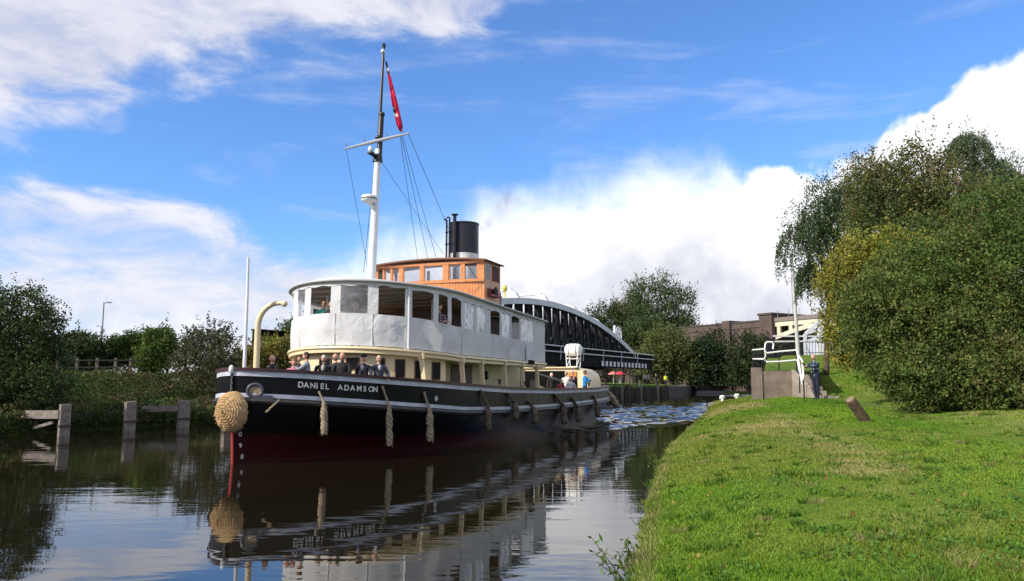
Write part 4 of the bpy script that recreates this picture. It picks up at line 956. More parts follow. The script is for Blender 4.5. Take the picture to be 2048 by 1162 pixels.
for yb in (0.0, BWID):
    pts = [(x, yb, cz_(x)) for x in np.linspace(-28.4, 28.4, 41)]
    P = []
    for dy, dz in ((-0.35, -0.30), (0.35, -0.30), (0.35, 0.34), (-0.35, 0.34), (-0.35, -0.30)): P.append([(x, y + dy, z + dz * (1 if abs(x) < 27 else 0.8)) for x, y, z in pts])
    MB().grid(P).build('top_chord', chordm, sb_)
    g = MB().box(-HL, HL, yb - 0.25, yb + 0.25, G0, G1z); g.build('plate_girder', bblack, sb_)
    MB().box(-HL, HL, yb - 0.42, yb + 0.42, G0 - 0.12, G0).box(-HL, HL, yb - 0.42, yb + 0.42, G1z, G1z + 0.1).build('girder_flange', bblack, sb_)
    xs = np.arange(-25.3, 25.4, 2.3)
    for i, x in enumerate(xs):
        zt = cz_(x) - 0.28
        wb = 0.95 if abs(x) > 9 else 0.66
        pb = MB(); pb.add([(x - wb, yb - 0.20, G1z), (x + wb, yb - 0.20, G1z), (x + 0.50, yb - 0.20, zt), (x - 0.50, yb - 0.20, zt),
                           (x - wb, yb + 0.2, G1z), (x + wb, yb + 0.2, G1z), (x + 0.50, yb + 0.2, zt), (x - 0.50, yb + 0.2, zt)],
                          [(0, 1, 2, 3), (7, 6, 5, 4), (0, 4, 5, 1), (1, 5, 6, 2), (2, 6, 7, 3), (3, 7, 4, 0)])
        pb.bar((x - 0.8, yb - 0.26, G1z), (x - 0.4, yb - 0.26, zt), 0.10, 0.12, (0, 1, 0)); pb.bar((x + 0.8, yb - 0.26, G1z), (x + 0.4, yb - 0.26, zt), 0.10, 0.12, (0, 1, 0))
        pb.add([(x - 0.85, yb - 0.2, zt + 0.1), (x + 0.85, yb - 0.2, zt + 0.1), (x + 0.3, yb - 0.2, zt - 0.9), (x - 0.3, yb - 0.2, zt - 0.9)], [(0, 3, 2, 1)])
        pb.build('truss_post', postm, sb_)
        if i < len(xs) - 1:
            x2 = xs[i + 1]; z2 = cz_(x2) - 0.4
            MB().bar((x + 0.4, yb, G1z), (x2 - 0.3, yb, z2 - 0.2), 0.10, 0.16).build('truss_diagonal', bblack, sb_)
            MB().bar((x + 0.3, yb + 0.05, zt - 0.2), (x2 - 0.5, yb + 0.05, G1z), 0.10, 0.16).build('truss_diagonal', bblack, sb_)
MB().box(-HL, HL, 0.3, BWID - 0.3, G0 + 0.6, G0 + 0.9).build('bridge_deck', bblack, sb_)
for z in (G1z + 0.16, G1z - 0.52):
    MB().tube([(x, -0.62, z) for x in np.linspace(-HL, HL, 12)], 0.07, 6).build('guard_rail', bwhite, sb_)
for x in np.arange(-30, 35, 6.5): MB().bar((x, -0.5, G0 + 0.5), (x, -0.62, G1z + 0.2), 0.08, 0.08).build('guard_rail_post', chordm, sb_)
for i, x in enumerate(np.linspace(15.5, 32.3, 13)):
    MB().box(x - 0.36, x + 0.36, -0.47, -0.40, G0 + 0.02, G0 + 0.68).build('white_plate', bwhite, sb_)
for x, hgt in ((-13.5, 1.0), (-6.8, 1.0), (0.2, 1.0), (8.3, 0.9), (15.8, 0.85)):
    z0 = cz_(x) + 0.35; pr = MB(); arc = [(0, 0)] + [(0.1 + 1.4 * (1 - math.cos(R(a))), hgt * math.sin(R(a))) for a in np.linspace(10, 90, 8)]
    for y0, sg in ((-0.1, 1), (BWID + 0.1, -1)):
        poly = [(y0 + sg * u, z0 + v) for u, v in arc] + [(y0 + sg * 1.9, z0)]
        n = len(poly); pr.v_ = None
        pr.add([(x - 0.22, a, b) for a, b in poly] + [(x + 0.22, a, b) for a, b in poly], [tuple(range(n)), tuple(range(2 * n - 1, n - 1, -1))] + [(i, n + i, n + (i + 1) % n, (i + 1) % n) for i in range(n)])
    pr.bar((x, 0.8, z0 + hgt - 0.12), (x, BWID - 0.8, z0 + hgt - 0.12), 0.45, 0.24); pr.bar((x, 0.8, z0 + 0.18), (x, BWID - 0.8, z0 + 0.18), 0.4, 0.2)
    pr.build('cross_brace', bwhite, sb_)
wl = MB(); wc = Vector((22.6, 0.0, cz_(22.6) + 1.0))
wl.tube([wc + Vector((1.05 * math.cos(a), 0, 1.05 * math.sin(a))) for a in np.linspace(0, 2 * math.pi, 25)], 0.06, 6, False)
for a in np.linspace(0, math.pi, 7)[:-1]: wl.tube([wc + Vector((1.05 * math.cos(a), 0, 1.05 * math.sin(a))), wc - Vector((1.05 * math.cos(a), 0, 1.05 * math.sin(a)))], 0.035, 5)
wl.tube([wc + Vector((0.6 * math.cos(a), 0, 0.6 * math.sin(a))) for a in np.linspace(0, 2 * math.pi, 21)], 0.035, 6, False)
wl.bar(wc + Vector((-1.6, 0, 1.1)), wc + Vector((-1.6, 0, -0.9)), 0.3, 0.3)
wl.build('ladder_hoop', bwhite, sb_)
MB().lathe([(4.2, 0.0), (4.2, 2.0), (4.6, 2.05), (4.6, 2.35)], (0.0, BWID / 2, -0.1), 24).build('pivot_pier', mat('pier_brick', (0.16, 0.09, 0.06), 0.9, var=0.3, vscale=2), sb_)
yl = MB().lathe([(0.05, 0), (0.2, 0.1), (0.28, 0.35), (0.2, 0.6), (0.05, 0.7)], (-9.8, 0, cz_(-9.8) + 1.0), 10); yl.bar((-9.8, 0, cz_(-9.8)), (-9.8, 0, cz_(-9.8) + 1.1), 0.12, 0.12)
yl.build('yellow_lamp', mat('lamp_yellow', (0.55, 0.50, 0.06), 0.5), sb_)

# ================================================================= far road viaduct
va = Vector((36.3, 158, 0)); vb = Vector((47.2, 140, 0)); vd = (vb - va).normalized(); VRZ = math.atan2(vd.y, vd.x)
vi = empty('viaduct', (va.x, va.y, 1.8), VRZ, 'dark brick road viaduct with a cream steel arch beyond the trees', 'bridge')
brickm = bpy.data.materials.new('viaduct_brick'); brickm.use_nodes = True
def bricks():
    t = brickm.node_tree; b = t.nodes['Principled BSDF']; X.t = t; tc = t.nodes.new('ShaderNodeTexCoord'); mp = t.nodes.new('ShaderNodeMapping'); mp.inputs['Rotation'].default_value = (R(90), 0, 0); t.links.new(tc.outputs['Object'], mp.inputs[0])
    br_ = t.nodes.new('ShaderNodeTexBrick'); br_.inputs['Scale'].default_value = 1.8; t.links.new(mp.outputs[0], br_.inputs[0])
    br_.inputs['Color1'].default_value = (0.105, 0.065, 0.055, 1); br_.inputs['Color2'].default_value = (0.075, 0.05, 0.045, 1); br_.inputs['Mortar'].default_value = (0.13, 0.11, 0.10, 1)
    t.links.new(mixc(t, noise(t, tc.outputs['Object'], 0.5, 5).smooth(0.4, 0.7) * 0.5, br_.outputs[0], (0.05, 0.04, 0.035)), b.inputs['Base Color']); b.inputs['Roughness'].default_value = 0.9
bricks()
VL = 21.1; ZT = 13.7 - 1.8
MB().box(-40, VL - 1.5, 0, 8, -1.0, ZT - 1.2).build('brick_wall', brickm, vi)
MB().box(-40, VL - 1.5, -0.12, 8.1, ZT - 1.2, ZT - 0.9).box(-40, VL - 1.5, 0.0, 0.6, ZT - 0.9, ZT - 0.1).build('parapet', brickm, vi)
MB().box(-40, VL - 1.5, -0.15, 0.75, ZT - 0.1, ZT + 0.15).build('coping', mat('coping_dark', (0.06, 0.05, 0.05), 0.8), vi)
for x in (10.2, -6, -22): MB().box(x - 1.0, x + 1.0, -0.5, 8.4, -1.0, ZT + 0.5).build('pilaster', brickm, vi)
MB().box(VL - 2.6, VL + 0.3, -0.7, 8.6, -1.0, ZT + 0.9).build('pier', brickm, vi)
MB().box(VL - 2.8, VL + 0.5, -0.9, 8.8, ZT + 0.9, ZT + 1.25).build('pier_cap', MATS['coping_dark'], vi)
creamst = mat('cream_steel', (0.66, 0.60, 0.44), 0.5, var=0.1, vscale=1)
def arch_z(q): return 8.2 + 3.0 * (1 - (1 - q / 21) ** 2)
for yb in (0.2, 7.6):
    qs = np.linspace(0.3, 42, 40); lo = [(VL + q, yb, arch_z(q)) for q in qs]; hi = [(VL + q, yb, min(arch_z(q) + 0.75, ZT - 0.35)) for q in qs]
    mb = MB().grid([lo, hi, [(x, y + 0.5, z) for x, y, z in hi], [(x, y + 0.5, z) for x, y, z in lo], lo]); mb.build('arch_rib', creamst, vi)
    MB().box(VL + 0.3, VL + 42, yb, yb + 0.5, ZT - 1.25, ZT - 0.4).build('spandrel_beam', creamst, vi)
    for q in (1.0, 3.6, 6.8, 10.5): MB().box(VL + q - 0.35, VL + q + 0.35, yb + 0.02, yb + 0.48, arch_z(q) + 0.5, ZT - 1.2).build('spandrel_post', creamst, vi)
    MB().add([(VL + 6.8, yb + 0.1, arch_z(6.8)), (VL + 42, yb + 0.1, ZT - 1), (VL + 42, yb + 0.1, ZT - 1.25), (VL + 6.8, yb + 0.1, ZT - 1.2)], [(0, 1, 2, 3)]).add(
        [(VL + q, yb + 0.2, z) for q in (6.8, 10, 14, 21) for z in (arch_z(q) + 0.4, ZT - 1.0)], [(0, 2, 3, 1), (2, 4, 5, 3), (4, 6, 7, 5)]).build('spandrel_web', creamst, vi)
MB().box(VL + 0.3, VL + 42, 0.0, 8.2, ZT - 0.4, ZT + 0.3).build('road_deck', mat('road_stone', (0.18, 0.15, 0.14), 0.8), vi)
pr = MB()
for q in np.arange(1, 30, 2.4): pr.bar((VL + q, 0.15, ZT + 0.3), (VL + q, 0.15, ZT + 1.6), 0.07, 0.07)
pr.build('parapet_posts', mat('post_grey', (0.2, 0.2, 0.2), 0.6), vi)

# ================================================================= things on the near lawn
conc = mat('concrete', (0.26, 0.205, 0.17), 0.95, var=0.35, vscale=2.2, bump=0.4, bscale=9)
concp = mat('pale_concrete', (0.36, 0.31, 0.26), 0.95, var=0.35, vscale=3, bump=0.4, bscale=12)
WD = 34.0; wx0 = at(1503, 780, WD)[0]; wxm = at(1524, 780, WD)[0]; wx1 = at(1592, 780, WD)[0]; wzt = at(1503, 735, WD)[2]
rw = empty('retaining_wall', (wx0, WD, 1.2), 0, 'brown concrete retaining wall with steps beside the lawn', 'wall')
SK = 0.36
MB().prism([(0, 0), (wxm - wx0, 0), (wxm - wx0 + 9 * SK, 9), (9 * SK, 9)], -0.6, wzt - 1.2).build('wall_end_block', conc, rw)
MB().box(wxm - wx0, wx1 - wx0, 0.05, 1.2, -0.6, wzt - 1.2 - 0.16).build('wall_face', conc, rw)
MB().box(wxm - wx0 - 0.001, wxm - wx0 + 0.02, -0.01, 0.4, -0.3, wzt - 1.2 - 0.2).build('wall_joint', concp, rw)
MB().grid([[(wxm - wx0 + SK * y, y, z), (wx1 - wx0 + 1.2 + SK * y, y, z)] for y, z in ((0.3, wzt - 1.36), (4, wzt - 1.15), (9, wzt - 0.5))]).build('grass_top', gm, rw)
fx = wx1 - wx0   # steps climb along +Y on the right of the wall
nst = 7
for i in range(nst):
    MB().box(fx + 0.001, fx + 0.62, -2.6 + i * 0.42, 0.8, -0.6, 0.30 + i * 0.175).build('step', concp, rw)
MB().add([(fx - 0.14, -2.9, -0.6), (fx + 0.0, -2.9, -0.6), (fx + 0.0, -2.9, 0.35), (fx - 0.14, -2.9, 0.35), (fx - 0.14, 0.06, -0.6), (fx, 0.06, -0.6), (fx, 0.06, wzt - 1.3), (fx - 0.14, 0.06, wzt - 1.3)],
         [(0, 1, 2, 3), (7, 6, 5, 4), (0, 4, 5, 1), (1, 5, 6, 2), (2, 6, 7, 3), (3, 7, 4, 0)]).build('stringer_wall', concp, rw)
MB().box(fx - 0.12, fx + 0.48, -3.3, -2.85, -0.3, 0.46).build('step_block', concp, rw)
# white handrails
rl = empty('handrail', (wx0, WD, wzt), 0, 'white two-bar handrail with black posts on the concrete wall and steps', 'railing')
def rp(px, py, D): p = at(px, py, D); return (p[0] - wx0, p[1] - WD, p[2] - wzt)
railw = mat('rail_white', (0.80, 0.80, 0.78), 0.4); 
DA, DB, DC = 38.5, 34.4, 34.4
for name, pts in (('top_bar', [(1505, 700, DA), (1528, 698, DB + 0.2), (1531, 703, DB), (1534, 706, DB), (1560, 703, DB), (1594, 700, DC)]),
                  ('lower_bar', [(1506, 718, DA), (1527, 718, DB + 0.2), (1534, 724, DB), (1560, 723, DB), (1595, 720, DC)]),
                  ('hoop_bar', [(1529, 700, DB), (1531, 687, DB), (1534, 684, DB), (1545, 684, DB), (1547, 688, DB), (1546, 698, DB)]),
                  ('joint_bar', [(1529, 700, DB), (1531, 712, DB), (1528, 718, DB)]),
                  ('stair_bar', [(1594, 700, DC), (1598, 727, 32.6), (1604, 764, 31.1)]),
                  ('stair_lower_bar', [(1595, 720, DC), (1600, 745, 32.4), (1605, 768, 31.1)]),
                  ('stair_joint_bar', [(1604, 764, 31.1), (1607, 755, 31.0), (1604.5, 722, 31.4), (1598, 712, 32.6)])):
    MB().tube([rp(*q) for q in pts], 0.038, 8).build(name, railw, rl, smooth=40)
for px, p0, p1, D in ((1506, 698, 742, DA), (1528, 698, 742, DB), (1558, 702, 744, DB), (1593, 700, 750, DC), (1599.5, 735, 786, 32.2), (1607, 760, 800, 31.0)):
    MB().tube([rp(px, p0, D), rp(px + (2 if px > 1600 else 0), p1, D)], 0.028, 6).build('rail_post', black, rl)
for px in np.linspace(1508, 1527, 6): 
    D = DA + (DB - DA) * (px - 1505) / 23; MB().tube([rp(px, 703, D), rp(px, 740, D)], 0.014, 5).build('baluster', black, rl)
# the man with both hands on the stair rail
px_, D_ = 1634, 30.6; gx = at(px_, 800, D_)[0]; gz = float(lawn_z(gx, D_))
man = person('bald man in a dark plaid shirt and navy trousers holding the stair handrail', (gx, D_, gz - 0.01), R(-62), 1.74, top=plaid, legs=(0.010, 0.014, 0.035), hair='white', bald=True,
             armL=((-0.22, -0.27, 1.27), (-0.17, -0.48, 1.40)), armR=((0.22, -0.26, 1.27), (0.02, -0.50, 1.30)), lean=0.12, stride=0.06, build=1.05)
# leaning timber post
def on_lawn(px, py):
    lo, hi = 3.0, 70.0
    for _ in range(60):
        m_ = (lo + hi) / 2; p = at(px, py, m_)
        if p[2] > float(lawn_z(p[0], m_)): lo = m_
        else: hi = m_
    return at(px, py, lo)
wood = mat('weathered_wood', (0.13, 0.085, 0.05), 0.95, var=0.5, vscale=7, bump=0.6, bscale=14)
pb = on_lawn(1733, 844); pt = at(1700, 799, pb[1] - 0.15); dv = Vector(pt) - Vector(pb); ax = dv.normalized()
po = empty('leaning_post', tuple(pb), 0, 'weathered timber post leaning over on the lawn', 'post')
MB().tube([ax * -0.3, ax * 0.2, dv * 0.97, dv], [0.125, 0.125, 0.122, 0.105], 14).build('post_shaft', wood, po, smooth=35)
e = MB().lathe([(0.10, 0), (0.10, 0.012)], (0, 0, 0), 14).build('post_end', mat('end_grain', (0.24, 0.18, 0.12), 0.95, var=0.4, vscale=12), po); e.location = dv * 1.0; e.rotation_euler = ax.to_track_quat('Z', 'Y').to_euler()
# quay bollards
for (px, py), lab in (((1445, 806), 'small white mooring bollard at the rounded quay end'), ((1474, 796), 'small white mooring bollard between the quay end and the concrete wall')):
    D = 46.0 if px < 1460 else 47.5; p = at(px, py, D); z = float(lawn_z(p[0], D)); o = empty('mooring_bollard', (p[0], D, z - 0.05), 0, lab, 'bollard')
    MB().lathe([(0.17, 0), (0.17, 0.06), (0.09, 0.10), (0.08, 0.28), (0.15, 0.34), (0.16, 0.42), (0.08, 0.47)], n=12).build('bollard_body', mat('bollard_white', (0.85, 0.85, 0.84), 0.5), o, smooth=40)
    MB().tube([(-0.17, 0, 0.3), (0.17, 0, 0.3)], 0.04, 8).build('cross_pin', MATS['bollard_white'], o)
qp = [(float(redge(y)) - 0.10 * 0 + 0.22 * sx_, y) for sx_, y in []]
ys_q = np.linspace(38, 50, 16); ol = [(float(redge(y)) - 0.16, y) for y in ys_q]; il = [(float(redge(y)) + 0.32, y) for y in ys_q]
qz = 1.07; qm = MB(); qm.grid([[(x, y, -0.5) for x, y in ol], [(x, y, qz) for x, y in ol], [(x, y, qz) for x, y in il], [(x, y, 0.2) for x, y in il]]); qm.f = [f[::-1] for f in qm.f]
qm.build('quay_edge', concp, None, label='low concrete quay edging along the water by the bollards', cat='quay')
# lamp column by the steps
lp = at(1597, 706, 43.0); lz = float(lawn_z(lp[0], 43.0)); o = empty('lamp_column', (lp[0], 43.0, lz), 0, 'tall pale tapered column rising behind the white handrails', 'pole')
t1 = Vector(at(1583, 500, 42.4)) - Vector((lp[0], 43.0, lz)); MB().tube([(0, 0, -0.2), t1 * 0.4, t1], [0.13, 0.10, 0.05], 10).build('column_shaft', mat('column_grey', (0.55, 0.54, 0.52), 0.6, var=0.15), o, smooth=40)
w1 = Vector(at(1580, 500, 42.3)) - Vector((lp[0], 43.0, lz)); MB().tube([(-0.2, 0, 1.2), w1], 0.012, 5).build('stay_wire', wire, o)
# black railings on the rise
FD = 51.0; fz = lambda x: float(lawn_z(x, FD)); f0, f1 = at(1546, 700, FD)[0], at(1662, 700, FD)[0]
fe = empty('iron_railings', (f0, FD, fz(f0)), 0, 'black iron railings standing on the grassy rise', 'railing')
for x in np.arange(0, f1 - f0, 0.2):
    z = fz(f0 + x) - fz(f0); MB().tube([(x, 0, z - 0.05), (x, 0, z + 0.95)], 0.014, 5).build('picket', black, fe)
for h in (0.15, 0.85): MB().tube([(x, 0, fz(f0 + x) - fz(f0) + h) for x in np.linspace(0, f1 - f0, 8)], 0.022, 5).build('railing_bar', black, fe)
for px, pyt in ((1542, 677), (1600, 684)):
    p = at(px, pyt, FD); x = p[0] - f0; MB().box(x - 0.2, x + 0.2, -0.05, 0.35, fz(p[0]) - fz(f0) - 0.4, p[2] - fz(f0)).build('railing_pier', black, fe)
# white steel frame beyond
KD = 62.0
def kp(px, py): p = at(px, py, KD); return (p[0], 0, p[2])
kx = at(1545, 690, KD)[0]; kz = float(lawn_z(kx + 3, KD)); ko = empty('steel_frame', (0, KD, 0), 0, 'white steel frame with a diagonal strut beyond the black railings', 'frame')
for nm, a, b, w in (('main_post', (1640, 720), (1640, 642), 0.34), ('side_post', (1610, 720), (1610, 668), 0.22), ('diagonal_strut', (1611, 668), (1637, 644), 0.24), ('upper_tie', (1546, 672), (1665, 673), 0.12),
                    ('lower_tie', (1546, 683), (1665, 682), 0.12), ('head_beam', (1634, 643), (1672, 641), 0.30), ('foot_strut', (1612, 690), (1626, 712), 0.16)):
    MB().bar(kp(*a), kp(*b), w, w, (0, 1, 0)).build(nm, bwhite, ko)

# ================================================================= far bank by the stern
pilem = mat('pile_wood', (0.055, 0.045, 0.038), 0.95, var=0.5, vscale=3); pileg = mat('pile_grey', (0.20, 0.18, 0.15), 0.95, var=0.4, vscale=3)
ysp = np.linspace(84, 114, 30)
for i, y in enumerate(ysp):
    x = float(ledge(y)) + 0.35; h = 1.72 + 0.22 * math.sin(i * 2.7) + 0.2 * math.sin(i * 7.9); w = 0.23 + 0.09 * math.sin(i * 1.7)
    o = MB().tube([(0, 0, -1.2), (0.03 * math.sin(i), 0, h * 0.5), (0.05 * math.sin(i * 3), 0, h)], [w, w, w * 0.9], 8).build('timber_pile', pileg if i % 7 == 3 else pilem); o.location = (x, float(y), 0)
    tag(o, 'dark timber pile in the row fronting the far bank' if i % 7 != 3 else 'bleached timber pile in the row fronting the far bank', 'pile', 'timber piles along the far bank')
ye = np.linspace(114, 205, 24); o = MB().grid([[(float(ledge(y)) + 0.3, y, -0.5) for y in ye], [(float(ledge(y)) + 0.3, y, 1.75) for y in ye], [(float(ledge(y)) - 0.6, y, 1.95) for y in ye]])
o.f = [f[::-1] for f in o.f]; o.build('quay_wall', mat('far_quay_stone', (0.07, 0.06, 0.05), 0.9, var=0.3), None, label='low dark quay wall beyond the timber piles', cat='quay')
# tended grass by the piles
gyl = np.linspace(86, 175, 30); G = [[(float(ledge(y)) - u, y, float(bank_z(float(ledge(y)) - u, y)) + 0.05 + 0.02 * u) for u in (0.3, 4, 9, 15, 24)] for y in gyl]
o = MB().grid(G).build('far_lawn', gm, kind='structure')
def fb(px, D): x = at(px, 760, D)[0]; return (x, D, float(bank_z(x, D)) + 0.08)
G4 = 'onlookers on the far bank'
for px, D, lab, kw in ((1267, 119, 'onlooker in a pale pink top behind the timber piles', dict(top=(0.6, 0.45, 0.42), legs=(0.6, 0.5, 0.45), hair='sandy')), (1274, 118, 'onlooker in a brown coat behind the timber piles', dict(top=(0.08, 0.05, 0.05), legs=(0.05, 0.04, 0.05), hair='brown')),
                       (1281, 121, 'onlooker with grey hair behind the one in the brown coat', dict(top=(0.03, 0.04, 0.04), hair='grey')), (1290, 122, 'onlooker in a white shirt on the far bank', dict(top=(0.75, 0.75, 0.75), legs=(0.02, 0.02, 0.03), hair='brown')),
                       (1296, 122, 'onlooker in a lilac top on the far bank', dict(top=(0.45, 0.36, 0.42), legs=(0.02, 0.02, 0.03), hair='sandy')), (1312, 128, 'onlooker in black holding something white on the far bank', dict(top=(0.02, 0.02, 0.02), hair='white')),
                       (1331, 128, 'onlooker in a yellow high-visibility jacket on the far bank', dict(top=(0.75, 0.80, 0.05), legs=(0.02, 0.02, 0.02), hair='brown', build=1.3))):
    p = fb(px, D); person(lab, p, R(random.uniform(-30, 30)), 1.75, group=G4, **kw)
for px, lab, c in ((1227, 'faded red garden parasol behind the timber piles', (0.55, 0.16, 0.14)), (1240, 'bright red garden parasol behind the timber piles', (0.62, 0.03, 0.05))):
    p = fb(px, 133); o = empty('parasol', p, 0, lab, 'parasol', 'red parasols on the far bank'); MB().lathe([(0.95, 1.75), (0.75, 2.0), (0.35, 2.2), (0.03, 2.3)], n=10).build('canopy', mat('parasol_%d' % px, c, 0.8), o); MB().tube([(0, 0, -0.1), (0, 0, 2.3)], 0.03, 6).build('parasol_pole', white, o)
for i, (px, D, h) in enumerate(((1230.5, 101, 2.4), (1246.5, 104, 2.0), (1259.5, 106, 2.1))):
    x = at(px, 760, D)[0]; o = MB().tube([(0, 0, -0.1), (0, 0, h)], 0.06, 6).build('mooring_stake', black); o.location = (x, D, float(bank_z(x, D))); tag(o, 'thin black stake standing among the far bank piles', 'stake', 'thin stakes on the far bank')
for i, (px, D, top) in enumerate(((1262.5, 103, 776), (1278.5, 105, 761), (1287.5, 108, 773))):
    p = at(px, top, D); o = MB().tube([(0, 0, -1.2), (0, 0, p[2])], 0.13, 8).build('mooring_post', mat('pale_post', (0.40, 0.36, 0.27), 0.9)); o.location = (p[0] , D, 0); tag(o, 'tall pale mooring post standing in front of the dark piles', 'post', 'pale mooring posts')
for i, px in enumerate((1350, 1382)):
    D = 150 + i * 20; x = float(ledge(D)) - 0.6; o = MB().lathe([(0.3, 0), (0.2, 0.3), (0.32, 0.5), (0.1, 0.6)], n=8).build('quay_bollard', MATS['bollard_white']); o.location = (x, D, 1.93); tag(o, 'white bollard on the dark far quay', 'bollard', 'white bollards on the far quay')

# ================================================================= left bank
timber = mat('grey_timber', (0.24, 0.205, 0.18), 0.95, var=0.45, vscale=4, bump=0.6, bscale=16)
def fenderpost(px, ytop, ybot, lab, wpx=19):
    D = EYE * FPX / (ybot - HORIZON); p = at(px, ybot, D); zt = at(px, ytop, D)[2]; w = wpx / FPX * D
    o = empty('timber_post', (p[0], D, 0), R(40), lab, 'post', 'timber posts along the left bank')
    mb = MB().box(-w / 2, w / 2, -w / 2, w / 2, -1.2, zt)
    mb.v = [(x * (1.0 if z < 0.2 else 0.96), y, z + (0.03 * math.sin(x * 9 + px) if z > 0.2 else 0)) for x, y, z in mb.v]
    mb.build('post_timber', timber, o); MB().box(-w / 2 - 0.02, w / 2 + 0.02, -w / 2 - 0.03, w / 2, zt * 0.28, zt * 0.36).build('iron_strap', mat('rust_iron', (0.06, 0.04, 0.03), 0.8), o)
    for z in (0.62, 0.8): MB().ellipsoid((w * 0.2, -w / 2, zt * z), (0.03, 0.03, 0.03), 6, 5).build('bolt', MATS['rust_iron'], o)
    return D
D1 = fenderpost(127, 808, 870, 'thick grey timber post joined to a long beam beside the dark tree')
D2 = fenderpost(258, 803, 860, 'thick grey timber post standing alone in the water')
D3 = fenderpost(366, 800, 853, 'thick grey timber post with a beam running back from it')
D4 = fenderpost(455, 798, 847, 'thick grey timber post in the water behind the bow fender')
def beam(a, b, w, h, lab):
    a, b = Vector(a), Vector(b); o = MB().bar((0, 0, 0), b - a, w, h).build('timber_beam', timber); o.location = a; tag(o, lab, 'beam')
beam(at(48, 829, D1 + 1.2), at(122, 829, D1 - 0.05), 0.22, 0.34, 'long weathered beam bolted to the timber post beside the dark tree')
beam(at(68, 856, D1 + 1.0), at(106, 845, D1 + 0.35), 0.10, 0.12, 'thin fallen brace under the long weathered beam')
beam(at(286, 818, D3 + 0.8), at(360, 816, D3 - 0.05), 0.2, 0.30, 'weathered beam running between two timber posts')
# stock fence
fl = empty('post_and_wire_fence', (*at(155, 735, 52)[:2], 3.0), 0, 'old timber post and rail fence along the top of the bank', 'fence'); b0 = Vector(fl.location)
fpx = [(115, 50), (155, 51), (195, 52), (232, 54), (262, 56), (294, 58), (336, 60), (372, 62)]; tops = []
for px, D in fpx:
    t = at(px, 716, D); g = Vector((t[0], D, float(bank_z(t[0], D)) - 0.2)); tp_ = Vector(t); tops.append(tp_ - b0)
    MB().bar(g - b0, tp_ - b0, 0.16, 0.16).build('fence_post', mat('fence_wood', (0.13, 0.105, 0.08), 0.95, var=0.4, vscale=5), fl)
for dz in (0.15, 0.62):
    for a, b in zip(tops[:-1], tops[1:]): MB().bar(a - Vector((0, 0, dz)), b - Vector((0, 0, dz)), 0.06, 0.09).build('fence_rail', MATS['fence_wood'], fl)
# road lamps
for px, py, D, arm, lab in ((208, 605, 92, 14, 'tall grey road lamp with a flat head beyond the left bank'), (203, 652, 150, -10, 'smaller distant road lamp with its head turned the other way')):
    t = at(px, py, D); z = 2.5; o = empty('road_lamp', (t[0], D, z), 0, lab, 'street lamp'); h = t[2] - z; ar = arm / FPX * D
    MB().tube([(0, 0, -0.2), (0, 0, h)], [0.11, 0.07], 8).build('lamp_post', mat('galvanised', (0.20, 0.21, 0.23), 0.5), o)
    MB().bar((0, 0, h - 0.04), (ar, 0, h), 0.10, 0.08).build('lamp_arm', MATS['galvanised'], o); MB().box(min(ar * 0.4, ar), max(ar * 0.4, ar), -0.18, 0.18, h - 0.06, h + 0.06).build('lamp_head', MATS['galvanised'], o)
# parked car half hidden behind the shrubs
cp_ = at(462, 735, 63); cz0 = float(bank_z(cp_[0], 63)); co = empty('parked_car', (cp_[0], 63, cz0), R(12), 'dark blue parked car half hidden behind shrubs on the left bank', 'car')
carm = mat('car_paint', (0.015, 0.022, 0.04), 0.2); bd = MB()
prof = [(-2.1, 0.35), (-2.15, 0.75), (-1.2, 0.92), (-0.6, 1.42), (0.9, 1.45), (1.6, 1.0), (2.1, 0.9), (2.15, 0.35)]; n = len(prof)
bd.add([(x, -0.85 + (0.15 if z > 1.2 else 0), z) for x, z in prof] + [(x, 0.85 - (0.15 if z > 1.2 else 0), z) for x, z in prof], [tuple(range(n - 1, -1, -1)), tuple(range(n, 2 * n))] + [(i, (i + 1) % n, n + (i + 1) % n, n + i) for i in range(n)])
bd.build('body', carm, co)
for sy in (-1, 1):
    MB().add([(-0.95, sy * 0.86, 0.98), (1.4, sy * 0.86, 1.0), (0.85, sy * 0.74, 1.38), (-0.55, sy * 0.74, 1.36)], [(0, 1, 2, 3)]).build('side_window', MATS['dark_glass'], co)
    for x in (-1.35, 1.35):
        w = MB().lathe([(0.2, -0.1), (0.33, -0.09), (0.33, 0.09), (0.2, 0.1)], n=14); w.v = [(a + x, c + sy * 0.8, b + 0.33) for a, b, c in w.v]; w.build('wheel', black, co)
MB().add([(-1.22, -0.7, 0.95), (-1.22, 0.7, 0.95), (-0.65, 0.6, 1.40), (-0.65, -0.6, 1.40)], [(0, 1, 2, 3)]).build('windscreen', MATS['dark_glass'], co)

# ================================================================= foliage
LEAF = leafmat('leaf', 0.28); BARK = mat('bark', (0.10, 0.075, 0.055), 0.95, var=0.4, vscale=6, bump=0.5, bscale=20)
def unit(n): v = RNG.normal(size=(n, 3)); return v / np.linalg.norm(v, axis=1)[:, None]
def leafmesh(C, size, cols, out=None, aspect=0.5, name='crown', parent=None, down=0.0, **kw):
    n = len(C); sz = size * RNG.uniform(0.5, 1.5, n)
    a = unit(n); a[:, 2] -= down; a /= np.linalg.norm(a, axis=1)[:, None]; nn = unit(n) + (out if out is not None else 0) * 0.55 + np.array([0, 0, 0.25]); b = np.cross(nn, a); b /= np.linalg.norm(b, axis=1)[:, None] + 1e-9
    a = a * (sz / 2)[:, None]; b = b * (sz * aspect / 2)[:, None]
    V = np.stack([C - a, C + b, C + a, C - b], 1).reshape(-1, 3); F = np.arange(4 * n).reshape(n, 4)
    return fast(name, V, F, LEAF, parent, np.repeat(cols, 4, 0), **kw)
def ball(n): return unit(n) * (RNG.random(n) ** 0.4)[:, None]
